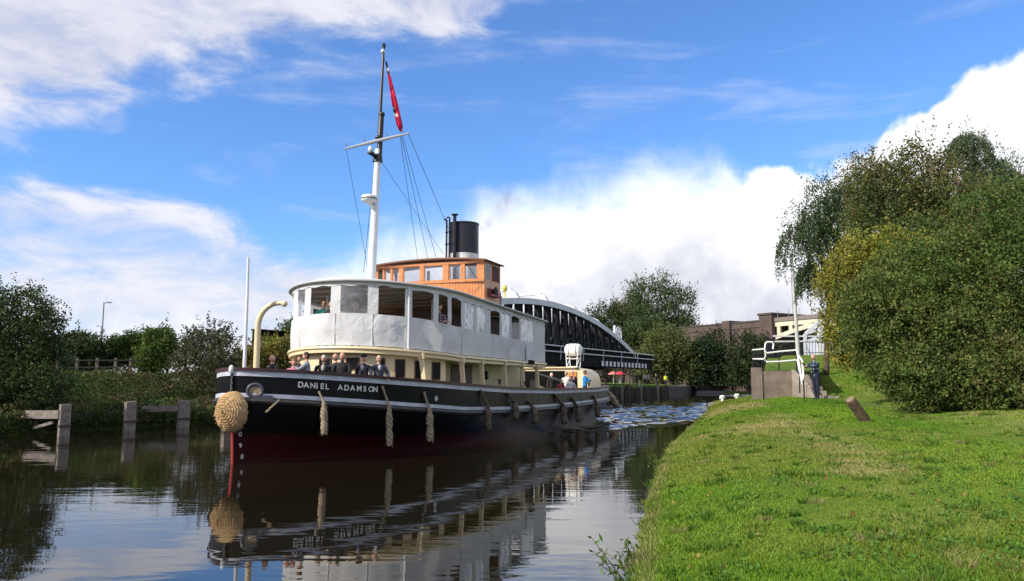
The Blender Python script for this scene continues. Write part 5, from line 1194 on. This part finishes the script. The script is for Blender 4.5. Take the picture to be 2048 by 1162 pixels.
def crownpts(blobs, n, clump, lump=0.22, fill=0.25, per_c=14, freq=1.6, seed=0.0, pocket=0.0):
    """points through blobs: clumps of leaves on lumpy shells plus a thinner filling"""
    w = np.array([r[0] * r[1] + r[1] * r[2] + r[0] * r[2] for c, r in blobs]); w = w / w.sum(); nc = max(4, n // per_c); bi = RNG.choice(len(blobs), nc, p=w)
    c = np.array([b[0] for b in blobs])[bi]; r = np.array([b[1] for b in blobs])[bi]; d = unit(nc)
    rr = np.minimum(np.abs(RNG.normal(0, 0.13, nc)), 0.4); rad = 1 - rr; inner = RNG.random(nc) < fill; rad[inner] = RNG.uniform(0.35, 0.85, inner.sum())
    rad = rad * (1 + lump * wob(c * 0.7 + d * r * freq + seed, 1.0, 3)); cc = c + d * r * rad[:, None]
    ns = max(3, nc // 9); sup = RNG.choice(nc, ns, replace=False); grp = RNG.integers(0, ns, nc); move = RNG.random(nc) < 0.65; move[sup] = False      # boughs: clumps gathered round fewer centres
    cc[move] = cc[sup[grp[move]]] + ball(int(move.sum())) * clump * np.array([2.2, 2.2, 1.2])
    keep = np.flatnonzero(wob(cc * np.array([1, 1, 1.3]), pocket, 2) < 0.72) if pocket else np.arange(nc); k = RNG.choice(keep, n); cl = clump * RNG.uniform(0.6, 1.4, nc)
    P = cc[k] + ball(n) * (cl[k] * 0.95)[:, None]
    return P, d[k], k, nc
def colorise(pal, k, nc, n, jit=0.25, P=None, scale=0.6):
    pal = np.array(pal); 
    if P is not None: f = np.clip(0.5 + 0.35 * wob(P, scale, 2) + RNG.normal(0, 0.28, nc)[k], 0, 0.999); base = pal[(f * len(pal)).astype(int)]
    else: base = pal[RNG.integers(0, len(pal), nc)][k]
    cb = RNG.uniform(1 - jit, 1 + jit, nc)[k] * RNG.uniform(0.75, 1.3, n); return np.clip(base * cb[:, None], 0.005, 0.8)
def limb(mb, a, b, r0, r1, bend=0.15, n=6):
    a, b = Vector(a), Vector(b); pts = []
    for i in range(n + 1):
        u = i / n; p = a.lerp(b, u); j = (b - a).length * bend * math.sin(u * math.pi); pts.append(p + Vector((j * random.uniform(-.4, .4), j * random.uniform(-.4, .4), 0)))
    mb.tube(pts, list(np.linspace(r0, r1, n + 1)), 7)
def tree(kind, label, base, blobs, n, size, pal, cat='tree', clump=0.4, lump=0.22, fill=0.25, trunk=0.2, group=None, aspect=0.5, strands=0, per_c=14, twigs=0, freq=1.6, nm=('trunk', 'crown'), down=0.0, pocket=0.0):
    o = empty(kind, base, 0, label, cat, group); b0 = np.array(base); BL = [(np.array(c) - b0, np.array(r)) for c, r in blobs]
    mb = MB(); main = max(BL, key=lambda q: q[1][0] * q[1][2]); fork = Vector(main[0]) * 0.55; fork.z = max(fork.z, 0.15)
    limb(mb, (0, 0, -0.3), fork, trunk, trunk * 0.7, 0.05)
    for c, r in BL:
        tip = Vector(c) + Vector((0, 0, r[2] * 0.45)); limb(mb, fork, tip, trunk * 0.6, trunk * 0.12)
        for q in range(4):
            d = unit(1)[0]; d[2] = abs(d[2]) * 0.7; limb(mb, Vector(c) * 0.8 + fork * 0.2, Vector(c + d * r * 0.85), trunk * 0.28, trunk * 0.06)
    mb.build(nm[0], BARK, o, smooth=True)
    P, d, k, nc = crownpts(BL, n, clump, lump, fill, per_c, freq, pocket=pocket); cols = colorise(pal, k, nc, n, P=P)
    extra = []
    for s in range(strands):                                    # hanging shoots
        c, r = BL[RNG.integers(len(BL))]; q = unit(1)[0]; q[2] = abs(q[2]) * 0.6 - 0.15; p = c + q * r * 0.98; m = int(RNG.integers(30, 80)); ln = RNG.uniform(0.22, 0.62) * r[2] * 2
        u = np.linspace(0, 1, m); sway = np.stack([np.sin(u * 2 + s) * 0.10 + q[0] * 0.25 * np.sqrt(u), np.cos(u * 2 + s) * 0.10 + q[1] * 0.25 * np.sqrt(u), -u * ln], 1); extra.append(p + sway + RNG.normal(size=(m, 3)) * 0.05)
    for s in range(twigs):                                      # shoots breaking the outline
        c, r = BL[RNG.integers(len(BL))]; q = unit(1)[0]; q[2] = abs(q[2]); p = c + q * r * 0.95; m = int(RNG.integers(10, 26)); u = np.linspace(0, 1, m); ln = RNG.uniform(0.15, 0.42) * r[2]
        extra.append(p + (q + np.array([0, 0, 0.6]) + RNG.normal(size=3) * 0.3) * (u * ln)[:, None] + RNG.normal(size=(m, 3)) * size * 0.4)
    if extra:
        ex = np.concatenate(extra); P = np.concatenate([P, ex]); d = np.concatenate([d, unit(len(ex))]); cols = np.concatenate([cols, np.array(pal)[RNG.integers(0, len(pal), len(ex))] * RNG.uniform(0.8, 1.25, (len(ex), 1))])
    z0 = -0.05; ok = P[:, 2] > z0; leafmesh(P[ok], size, cols[ok], d[ok], aspect, nm[1], o, down=down); return o
def B(px, py, D, rx, ry, dep=0.8): c = at(px, py, D); x = rx / FPX * D; z = ry / FPX * D; return (c, (x, x * dep, z))
DK = [(0.030, 0.055, 0.016), (0.042, 0.070, 0.020), (0.055, 0.085, 0.022), (0.035, 0.050, 0.020)]
HG = [(0.062, 0.112, 0.024), (0.082, 0.132, 0.03), (0.105, 0.150, 0.034), (0.130, 0.140, 0.038), (0.068, 0.098, 0.028)]
YG = [(0.19, 0.21, 0.03), (0.25, 0.235, 0.04), (0.14, 0.17, 0.028), (0.27, 0.21, 0.04)]
OL = [(0.09, 0.10, 0.025), (0.12, 0.115, 0.03), (0.07, 0.085, 0.022), (0.13, 0.10, 0.035)]
BI = [(0.045, 0.080, 0.035), (0.065, 0.105, 0.045), (0.055, 0.085, 0.030), (0.085, 0.12, 0.05)]
def gb(px, D, zf=lawn_z): x = at(px, 800, D)[0]; return (x, D, float(zf(x, D)))
# right bank, nearest first
tree('hawthorn_shrub', 'huge rounded shrub with small dull green leaves beside the leaning post', gb(1880, 22.5), [B(1800, 660, 22.5, 125, 115), B(1880, 630, 22.5, 150, 165, .7), B(1900, 760, 21.0, 115, 62, .6), B(1830, 740, 21.5, 85, 60, .6), B(1960, 700, 21.5, 130, 140)], 150000, 0.075, HG, 'shrub', clump=0.19, lump=0.34, freq=2.0, pocket=1.5, trunk=0.14, fill=0.3, per_c=11, nm=('stem', 'foliage'), aspect=0.62, twigs=60)
tree('hawthorn_shrub', 'tall dark shrub standing behind the huge rounded one, reaching out of the picture', gb(2060, 21.0), [B(2030, 560, 22.0, 150, 210), B(2130, 600, 21.0, 150, 260), B(2060, 760, 20.0, 130, 85)], 80000, 0.078, [(0.065, 0.115, 0.024), (0.088, 0.135, 0.03), (0.105, 0.132, 0.034), (0.13, 0.115, 0.04)], 'shrub', clump=0.19, lump=0.36, freq=2.0, pocket=1.5, trunk=0.14, fill=0.3, per_c=11, nm=('stem', 'foliage'), aspect=0.62, twigs=60)
tree('field_maple', 'yellow-green shrub at the edge of the hedge nearest the steps', gb(1800, 26.5), [B(1715, 570, 26.0, 66, 92), B(1700, 660, 26.5, 50, 78), B(1790, 540, 26.0, 85, 75)], 52000, 0.085, YG, 'shrub', clump=0.21, lump=0.28, freq=2.3, trunk=0.12, per_c=11, nm=('stem', 'foliage'), aspect=0.62, twigs=50)
tree('alder', 'tall russet-tinged green tree behind the hedge', gb(1800, 33), [B(1790, 420, 32, 88, 96), B(1850, 385, 32, 70, 98), B(1742, 400, 33, 44, 84), B(1910, 470, 31, 120, 115), B(1985, 480, 31, 110, 110)], 70000, 0.115, [(0.075, 0.105, 0.03), (0.10, 0.125, 0.033), (0.14, 0.12, 0.042), (0.065, 0.10, 0.028), (0.17, 0.11, 0.048)], clump=0.34, lump=0.36, pocket=1.1, trunk=0.22, per_c=12, twigs=260, fill=0.3)
tree('birch', 'drooping dark green birch beside the tall pale column', gb(1655, 41), [B(1620, 470, 40, 58, 75), B(1662, 430, 40, 60, 80), B(1640, 545, 40, 42, 60), B(1700, 400, 40, 55, 85)], 12000, 0.13, BI, clump=0.36, lump=0.36, trunk=0.16, per_c=10, strands=420, fill=0.3, down=0.8, aspect=0.4)
tree('willow', 'drooping grey-green willow crown rising highest above the hedge', gb(1955, 36), [B(1938, 288, 35, 34, 52), B(1975, 340, 35, 44, 60), B(2035, 375, 35, 40, 70)], 2600, 0.12, [(0.10, 0.14, 0.08), (0.075, 0.11, 0.055), (0.125, 0.16, 0.09)], clump=0.34, lump=0.3, trunk=0.2, per_c=10, strands=420, down=0.9, aspect=0.36)
# left bank
tree('oak', 'big dark tree leaning over the water on the left bank', gb(40, 37, bank_z), [B(20, 660, 36, 85, 80), B(75, 690, 35.5, 52, 70), B(0, 760, 35, 95, 75), B(70, 775, 34.5, 55, 55), B(-60, 700, 36, 90, 130)], 60000, 0.13, DK, clump=0.34, lump=0.26, trunk=0.22, twigs=60, fill=0.25, per_c=12)
tree('rounded_bush', 'low dark rounded bush beside the big dark tree', gb(160, 57, bank_z), [B(160, 700, 57, 50, 38), B(200, 712, 58, 32, 30), B(125, 715, 57, 30, 32)], 16000, 0.19, DK, 'bush', clump=0.4, trunk=0.12, twigs=30, nm=('stem', 'foliage'))
tree('rounded_bush', 'dark green bush left of the brighter round bush on the bank', gb(252, 60, bank_z), [B(262, 695, 60, 38, 28), B(232, 715, 59, 30, 24)], 12000, 0.19, [(0.035, 0.065, 0.016), (0.05, 0.085, 0.02)], 'bush', clump=0.4, trunk=0.12, twigs=20, nm=('stem', 'foliage'))
tree('rounded_bush', 'brighter green rounded bush on the bank', gb(318, 60, bank_z), [B(318, 690, 59, 36, 36), B(300, 722, 58, 26, 22)], 14000, 0.19, [(0.075, 0.12, 0.02), (0.055, 0.10, 0.02), (0.10, 0.14, 0.026)], 'bush', clump=0.4, trunk=0.12, twigs=20, nm=('stem', 'foliage'))
tree('hawthorn', 'thin twiggy hawthorn with grey-green leaves beside the bow', gb(420, 48, bank_z), [B(420, 690, 48, 46, 42), B(395, 730, 47, 45, 40), B(445, 735, 46, 34, 45)], 13000, 0.14, [(0.05, 0.065, 0.035), (0.07, 0.08, 0.04), (0.09, 0.085, 0.04)], 'tree', clump=0.3, lump=0.4, trunk=0.12, twigs=160, per_c=9, fill=0.2)
tree('sallow', 'yellow-green bush behind the bow deck', gb(545, 56, bank_z), [B(540, 712, 56, 48, 40), B(580, 715, 57, 40, 42), B(500, 730, 55, 30, 30)], 16000, 0.18, YG + OL, 'bush', clump=0.4, trunk=0.12, twigs=30, nm=('stem', 'foliage'))
tree('ash', 'green tree top showing just left of the canvas deck', gb(610, 72, bank_z), [B(590, 670, 72, 26, 32), B(620, 690, 72, 40, 45)], 8000, 0.24, [(0.05, 0.09, 0.03), (0.07, 0.11, 0.035)], clump=0.45, trunk=0.14, twigs=40)
# beyond the swing bridge
tree('poplar', 'large round-headed tree rising beyond the swing bridge', gb(1322, 165, bank_z), [B(1322, 610, 165, 62, 58), B(1290, 600, 166, 40, 42), B(1358, 630, 164, 34, 42), B(1318, 660, 165, 68, 40)], 20000, 0.42, [(0.06, 0.095, 0.035), (0.08, 0.12, 0.045), (0.05, 0.08, 0.03)], clump=1.2, lump=0.3, trunk=0.5, fill=0.12, per_c=16, twigs=60)
FT = [('dark bushy tree behind the end of the swing bridge', 1240, 172, [B(1240, 665, 172, 42, 55), B(1205, 650, 174, 40, 40), B(1270, 700, 170, 40, 60)], DK),
      ('russet-topped tree between the dark tree and the round-headed one', 1280, 178, [B(1262, 625, 178, 32, 30), B(1300, 690, 176, 50, 50)], OL),
      ('pale green willow bushes above the far quay', 1330, 150, [B(1330, 705, 150, 46, 58), B(1360, 720, 150, 34, 50), B(1300, 730, 148, 30, 40)], [(0.10, 0.125, 0.035), (0.085, 0.11, 0.035), (0.12, 0.13, 0.045)]),
      ('dark rounded tree in front of the brick viaduct', 1440, 150, [B(1440, 715, 150, 50, 58), B(1410, 730, 150, 36, 45), B(1460, 750, 150, 52, 34)], [(0.022, 0.042, 0.017), (0.03, 0.055, 0.02)]),
      ('dark leaning tree next to the white handrail', 1505, 140, [B(1500, 715, 140, 34, 55), B(1530, 735, 138, 36, 55), B(1490, 755, 142, 30, 30)], [(0.028, 0.045, 0.018), (0.04, 0.06, 0.02)]),
      ('olive bush low on the far bank beside the quay', 1395, 165, [B(1395, 745, 165, 32, 28), B(1425, 762, 160, 36, 16)], OL),
      ('olive tree filling the gap under the viaduct', 1385, 185, [B(1385, 690, 185, 40, 38), B(1350, 690, 185, 30, 40)], OL + DK)]
for lab, px, D, bl, pal in FT: tree('tree', lab, gb(px, D, bank_z), bl, 15000, 0.46, pal, clump=1.1, lump=0.26, trunk=0.3, per_c=16, twigs=24, group='trees beyond the swing bridge')
for i, (px, D) in enumerate(((1150, 178), (-60, 95), (60, 110), (1480, 230))):
    tree('tree', 'dark distant tree showing only in a gap behind nearer trees', gb(px, D, bank_z if px < 1590 else lawn_z), [B(px, 725, D, 60, 36), B(px + 45, 735, D, 45, 30)], 5000, 0.5, DK, clump=1.1, trunk=0.3, per_c=16, group='distant trees in the gaps')
# bramble and nettle cover on the left bank
def scrub():
    n = 120000; y = RNG.uniform(24, 66, n); u = RNG.uniform(-0.5, 15, n); x = ledge(y) - u; g = bank_z(x, y)
    P = np.stack([x, y, 0 * x], -1); hgt = np.clip(0.7 + 0.6 * wob(P, 0.75, 3), 0.12, 1.5) * np.interp(u, [8, 12], [1, 0.55]) * np.where(u < 0, 0.6, 1.0); f = RNG.random(n) ** 0.45
    z = np.where(u < 0.2, 0.25, g) + hgt * f; P = np.stack([x, y, z], -1)
    pal = np.array([(0.030, 0.050, 0.014), (0.045, 0.080, 0.018), (0.075, 0.115, 0.024), (0.095, 0.105, 0.03), (0.11, 0.085, 0.045), (0.045, 0.07, 0.02)])
    q = np.clip(0.5 + 0.65 * wob(P, 0.9, 2), 0, 0.999); c = 0.85 * pal[(q * len(pal)).astype(int)] * RNG.uniform(0.65, 1.4, (n, 1))
    leafmesh(P, 0.15, c, None, 0.5, 'bramble_scrub', label='tangled bramble and nettle scrub covering the left bank', cat='scrub', kind='stuff')
    n = 16000; y = RNG.uniform(26, 60, n); x = ledge(y) + RNG.uniform(-0.6, 0.45, n); P = np.stack([x, y, RNG.uniform(0.15, 0.9, n) ** 1.3], -1)
    leafmesh(P, 0.22, np.array(DK)[RNG.integers(0, 4, n)] * RNG.uniform(0.6, 1.2, (n, 1)), None, 0.22, 'bank_sedge', down=0.6, label='dark sedge overhanging the left waterline', cat='sedge', kind='stuff')
scrub()
# ================================================================= lawn grass
def grass():
    n = 560000
    D = 3.6 + (48 - 3.6) * RNG.random(n) ** 1.9; t = RNG.uniform(0.08, 0.80, n); x = t * D; e = redge(D)
    ok = (x > e - 0.02) & (x - e < 16); x, y = x[ok], D[ok]; 
    ok = ~((y > WD - 0.05) & (x > wx0 + SK * (y - WD)) & (x < wx1 + 0.7 + SK * (y - WD)) & (y < WD + 9)) & ~((y > WD - 3.0) & (y < WD + 0.1) & (x > wx1 - 0.15) & (x < wx1 + 0.6)); x, y = x[ok], y[ok]; n = len(x)
    z = lawn_z(x, y); P = np.stack([x, y, 0 * x], -1); e = redge(y)
    tall = 0.6 + 0.5 * np.clip(wob(P, 1.3, 3), -0.8, 1.5); h = (0.020 + 0.0017 * y) * tall * RNG.uniform(0.6, 1.4, n); h = h * np.where(x - e < 0.25, 1.9, 1.0)
    w = 0.0034 + 0.0008 * y; a = RNG.uniform(0, 6.28, n); dx, dy = np.cos(a) * w, np.sin(a) * w; l = RNG.normal(size=(n, 2)) * 0.55 * h[:, None]
    A = np.stack([x - dx, y - dy, z - 0.01], 1); B_ = np.stack([x + dx, y + dy, z - 0.01], 1); C = np.stack([x + l[:, 0], y + l[:, 1], z + h], 1)
    V = np.stack([A, B_, C], 1).reshape(-1, 3); F = np.arange(3 * n).reshape(n, 3)
    f1 = np.clip(0.5 + 0.45 * wob(P, 0.7, 4), 0, 1)[:, None]; f2 = np.clip(wob(P + 21, 0.45, 4) * 0.9 + 0.15, 0, 0.75)[:, None]; dry = np.clip((wob(P + 7, 0.75, 5) - 0.30) * 1.5, 0, 0.8)[:, None]
    ed = np.clip(1 - (x - e) / 0.2, 0, 0.45)[:, None]; bush = np.clip((x - e - 5.0) / 4.0, 0, 0.5)[:, None] * sstep(-0.4, 0.6, wob(P + 3, 0.9, 4))[:, None]
    c = np.array([0.070, 0.155, 0.012]) * (1 - f1) + np.array([0.155, 0.255, 0.022]) * f1; c = c * (1 - f2) + np.array([0.165, 0.185, 0.035]) * f2
    dry = np.maximum(np.maximum(dry, ed), bush) * RNG.uniform(0.5, 1.3, (n, 1)); dry = np.clip(dry, 0, 1); c = c * (1 - dry) + np.array([0.32, 0.265, 0.12]) * dry; c = 1.28 * c * RNG.uniform(0.68, 1.32, (n, 1))
    fast('grass', V, F, leafmat('grass_blade', 0.35), None, np.repeat(c, 3, 0), label='short mown lawn grass with dry straw patches', cat='grass', kind='stuff')
grass()
def tufts():
    m = 900; D = 3.8 + 26 * RNG.random(m) ** 1.5; t = RNG.uniform(0.08, 0.78, m); x = t * D; e = redge(D); x = np.where(RNG.random(m) < 0.3, e + np.abs(RNG.normal(0, 0.10, m)), x); ok = (x > e - 0.05) & (x - e < 12); x, y = x[ok], D[ok]; m = len(x)
    b = 34; r = RNG.uniform(0.03, 0.13, m); k = np.repeat(np.arange(m), b); n = len(k); a = RNG.uniform(0, 6.28, n); q = RNG.random(n) ** 0.6
    px, py = x[k] + np.cos(a) * r[k] * q, y[k] + np.sin(a) * r[k] * q; z = lawn_z(px, py); h = RNG.uniform(0.04, 0.085, m)[k] * RNG.uniform(0.5, 1.2, n); w = (0.0036 + 0.0007 * py); a2 = RNG.uniform(0, 6.28, n)
    l = np.stack([np.cos(a), np.sin(a)], 1) * (h * RNG.uniform(0.2, 0.9, n))[:, None]; dx, dy = np.cos(a2) * w, np.sin(a2) * w
    V = np.stack([np.stack([px - dx, py - dy, z - 0.01], 1), np.stack([px + dx, py + dy, z - 0.01], 1), np.stack([px + l[:, 0], py + l[:, 1], z + h], 1)], 1).reshape(-1, 3)
    pal = np.array([(0.055, 0.125, 0.012), (0.09, 0.175, 0.018), (0.15, 0.20, 0.03), (0.26, 0.22, 0.10)]); c = pal[RNG.choice(4, m, p=[0.35, 0.35, 0.2, 0.1])][k] * RNG.uniform(0.7, 1.3, (n, 1))
    fast('grass_tufts', V, np.arange(3 * n).reshape(n, 3), MATS['grass_blade'], None, np.repeat(c, 3, 0), label='longer grass tufts scattered over the lawn and its edge', cat='grass', kind='stuff')
    m = 260; D = 4.2 + 11 * RNG.random(m) ** 1.4; t = RNG.uniform(0.1, 0.75, m); cx = t * D; ok = cx > redge(D) + 0.1; cx, cy = cx[ok], D[ok]; m = len(cx); k = np.repeat(np.arange(m), 26); n = len(k); P = np.stack([cx[k] + RNG.normal(0, 0.10, n), cy[k] + RNG.normal(0, 0.10, n)], 1); P = np.stack([P[:, 0], P[:, 1], lawn_z(P[:, 0], P[:, 1]) + RNG.uniform(0.015, 0.05, n)], 1)
    leafmesh(P, 0.028, np.array([(0.065, 0.15, 0.022)]) * RNG.uniform(0.7, 1.5, (n, 1)), np.array([[0, 0, 1.5]]), 0.85, 'clover', label='low clover leaves scattered in the lawn', cat='clover', kind='stuff')
    m = 240; D = 5 + 16 * RNG.random(m); x = RNG.uniform(0.1, 0.75, m) * D; ok = x > redge(D) + 0.1; x, y = x[ok], D[ok]; P = np.stack([x, y, lawn_z(x, y) + 0.035], 1)
    leafmesh(P, 0.05, np.array([(0.24, 0.14, 0.05), (0.16, 0.09, 0.04), (0.32, 0.24, 0.08)])[RNG.integers(0, 3, len(P))], np.array([[0, 0, 1.5]]), 0.6, 'fallen_leaves', label='dry fallen leaves scattered over the lawn', cat='leaves', kind='stuff')
tufts()
# broad-leaved weeds on the water's edge
for i, (y, hgt, lab) in enumerate(((6.9, 0.42, 'leafy weed leaning over the water from the lawn edge'), (7.6, 0.30, 'smaller leafy weed on the lawn edge next to the tall one'), (16.0, 0.34, 'dark leafy weed hanging from the lawn edge further along the water'))):
    x = float(redge(y)) - 0.03; o = empty('waterside_weed', (x, y, 0.32), 0, lab, 'weed'); st = MB(); pts = []
    for k in range(7):
        tip = Vector((random.uniform(-0.42, 0.08), random.uniform(-0.3, 0.3), hgt * random.uniform(0.6, 1.3))); st.tube([(0.05, 0, -0.1), tip * 0.5 + Vector((-0.03, 0, 0.04)), tip], [0.006, 0.005, 0.003], 5)
        for u in np.linspace(0.3, 1, 12): pts.append(np.array(tip) * u + RNG.normal(size=3) * 0.03)
    st.build('stem', mat('weed_stem', (0.12, 0.11, 0.04), 0.8), o); P = np.array(pts); leafmesh(P, 0.07, np.array([(0.07, 0.13, 0.025)]) * RNG.uniform(0.7, 1.5, (len(P), 1)), None, 0.35, 'leaf_cluster', o, kind='stuff')
# ================================================================= funnel smoke
sm_ = bpy.data.materials.new('smoke'); sm_.use_nodes = True; t = sm_.node_tree; t.nodes.clear(); X.t = t
oo = t.nodes.new('ShaderNodeOutputMaterial'); pv = t.nodes.new('ShaderNodeVolumePrincipled'); pv.inputs['Color'].default_value = (0.16, 0.15, 0.17, 1)
tc = t.nodes.new('ShaderNodeTexCoord'); ln_ = t.nodes.new('ShaderNodeVectorMath'); ln_.operation = 'LENGTH'; t.links.new(tc.outputs['Object'], ln_.inputs[0])
fall = X(ln_.outputs['Value']).smooth(-1.0, -0.25) if False else (1.0 - X(ln_.outputs['Value'])).smooth(0.0, 0.7)
dn = (noise(t, tc.outputs['Object'], 1.6, 4, 0.6) - 0.42).max(0.0) * fall * 2.6
t.links.new(dn.s, pv.inputs['Density']); t.links.new(pv.outputs[0], oo.inputs['Volume'])
for c, r, lab in ((bw(16.6, 0.35, 9.55), (0.75, 0.8, 1.0), 'thin grey smoke drifting from the funnel'), (bw(18.2, 0.6, 11.0), (0.9, 0.9, 1.5), 'faint upper puff of funnel smoke')):
    o = MB().ellipsoid((0, 0, 0), (1, 1, 1), 16, 10).build('funnel_smoke', sm_, None, smooth=True, label=lab, cat='smoke', kind='stuff'); o.location = c; o.scale = r
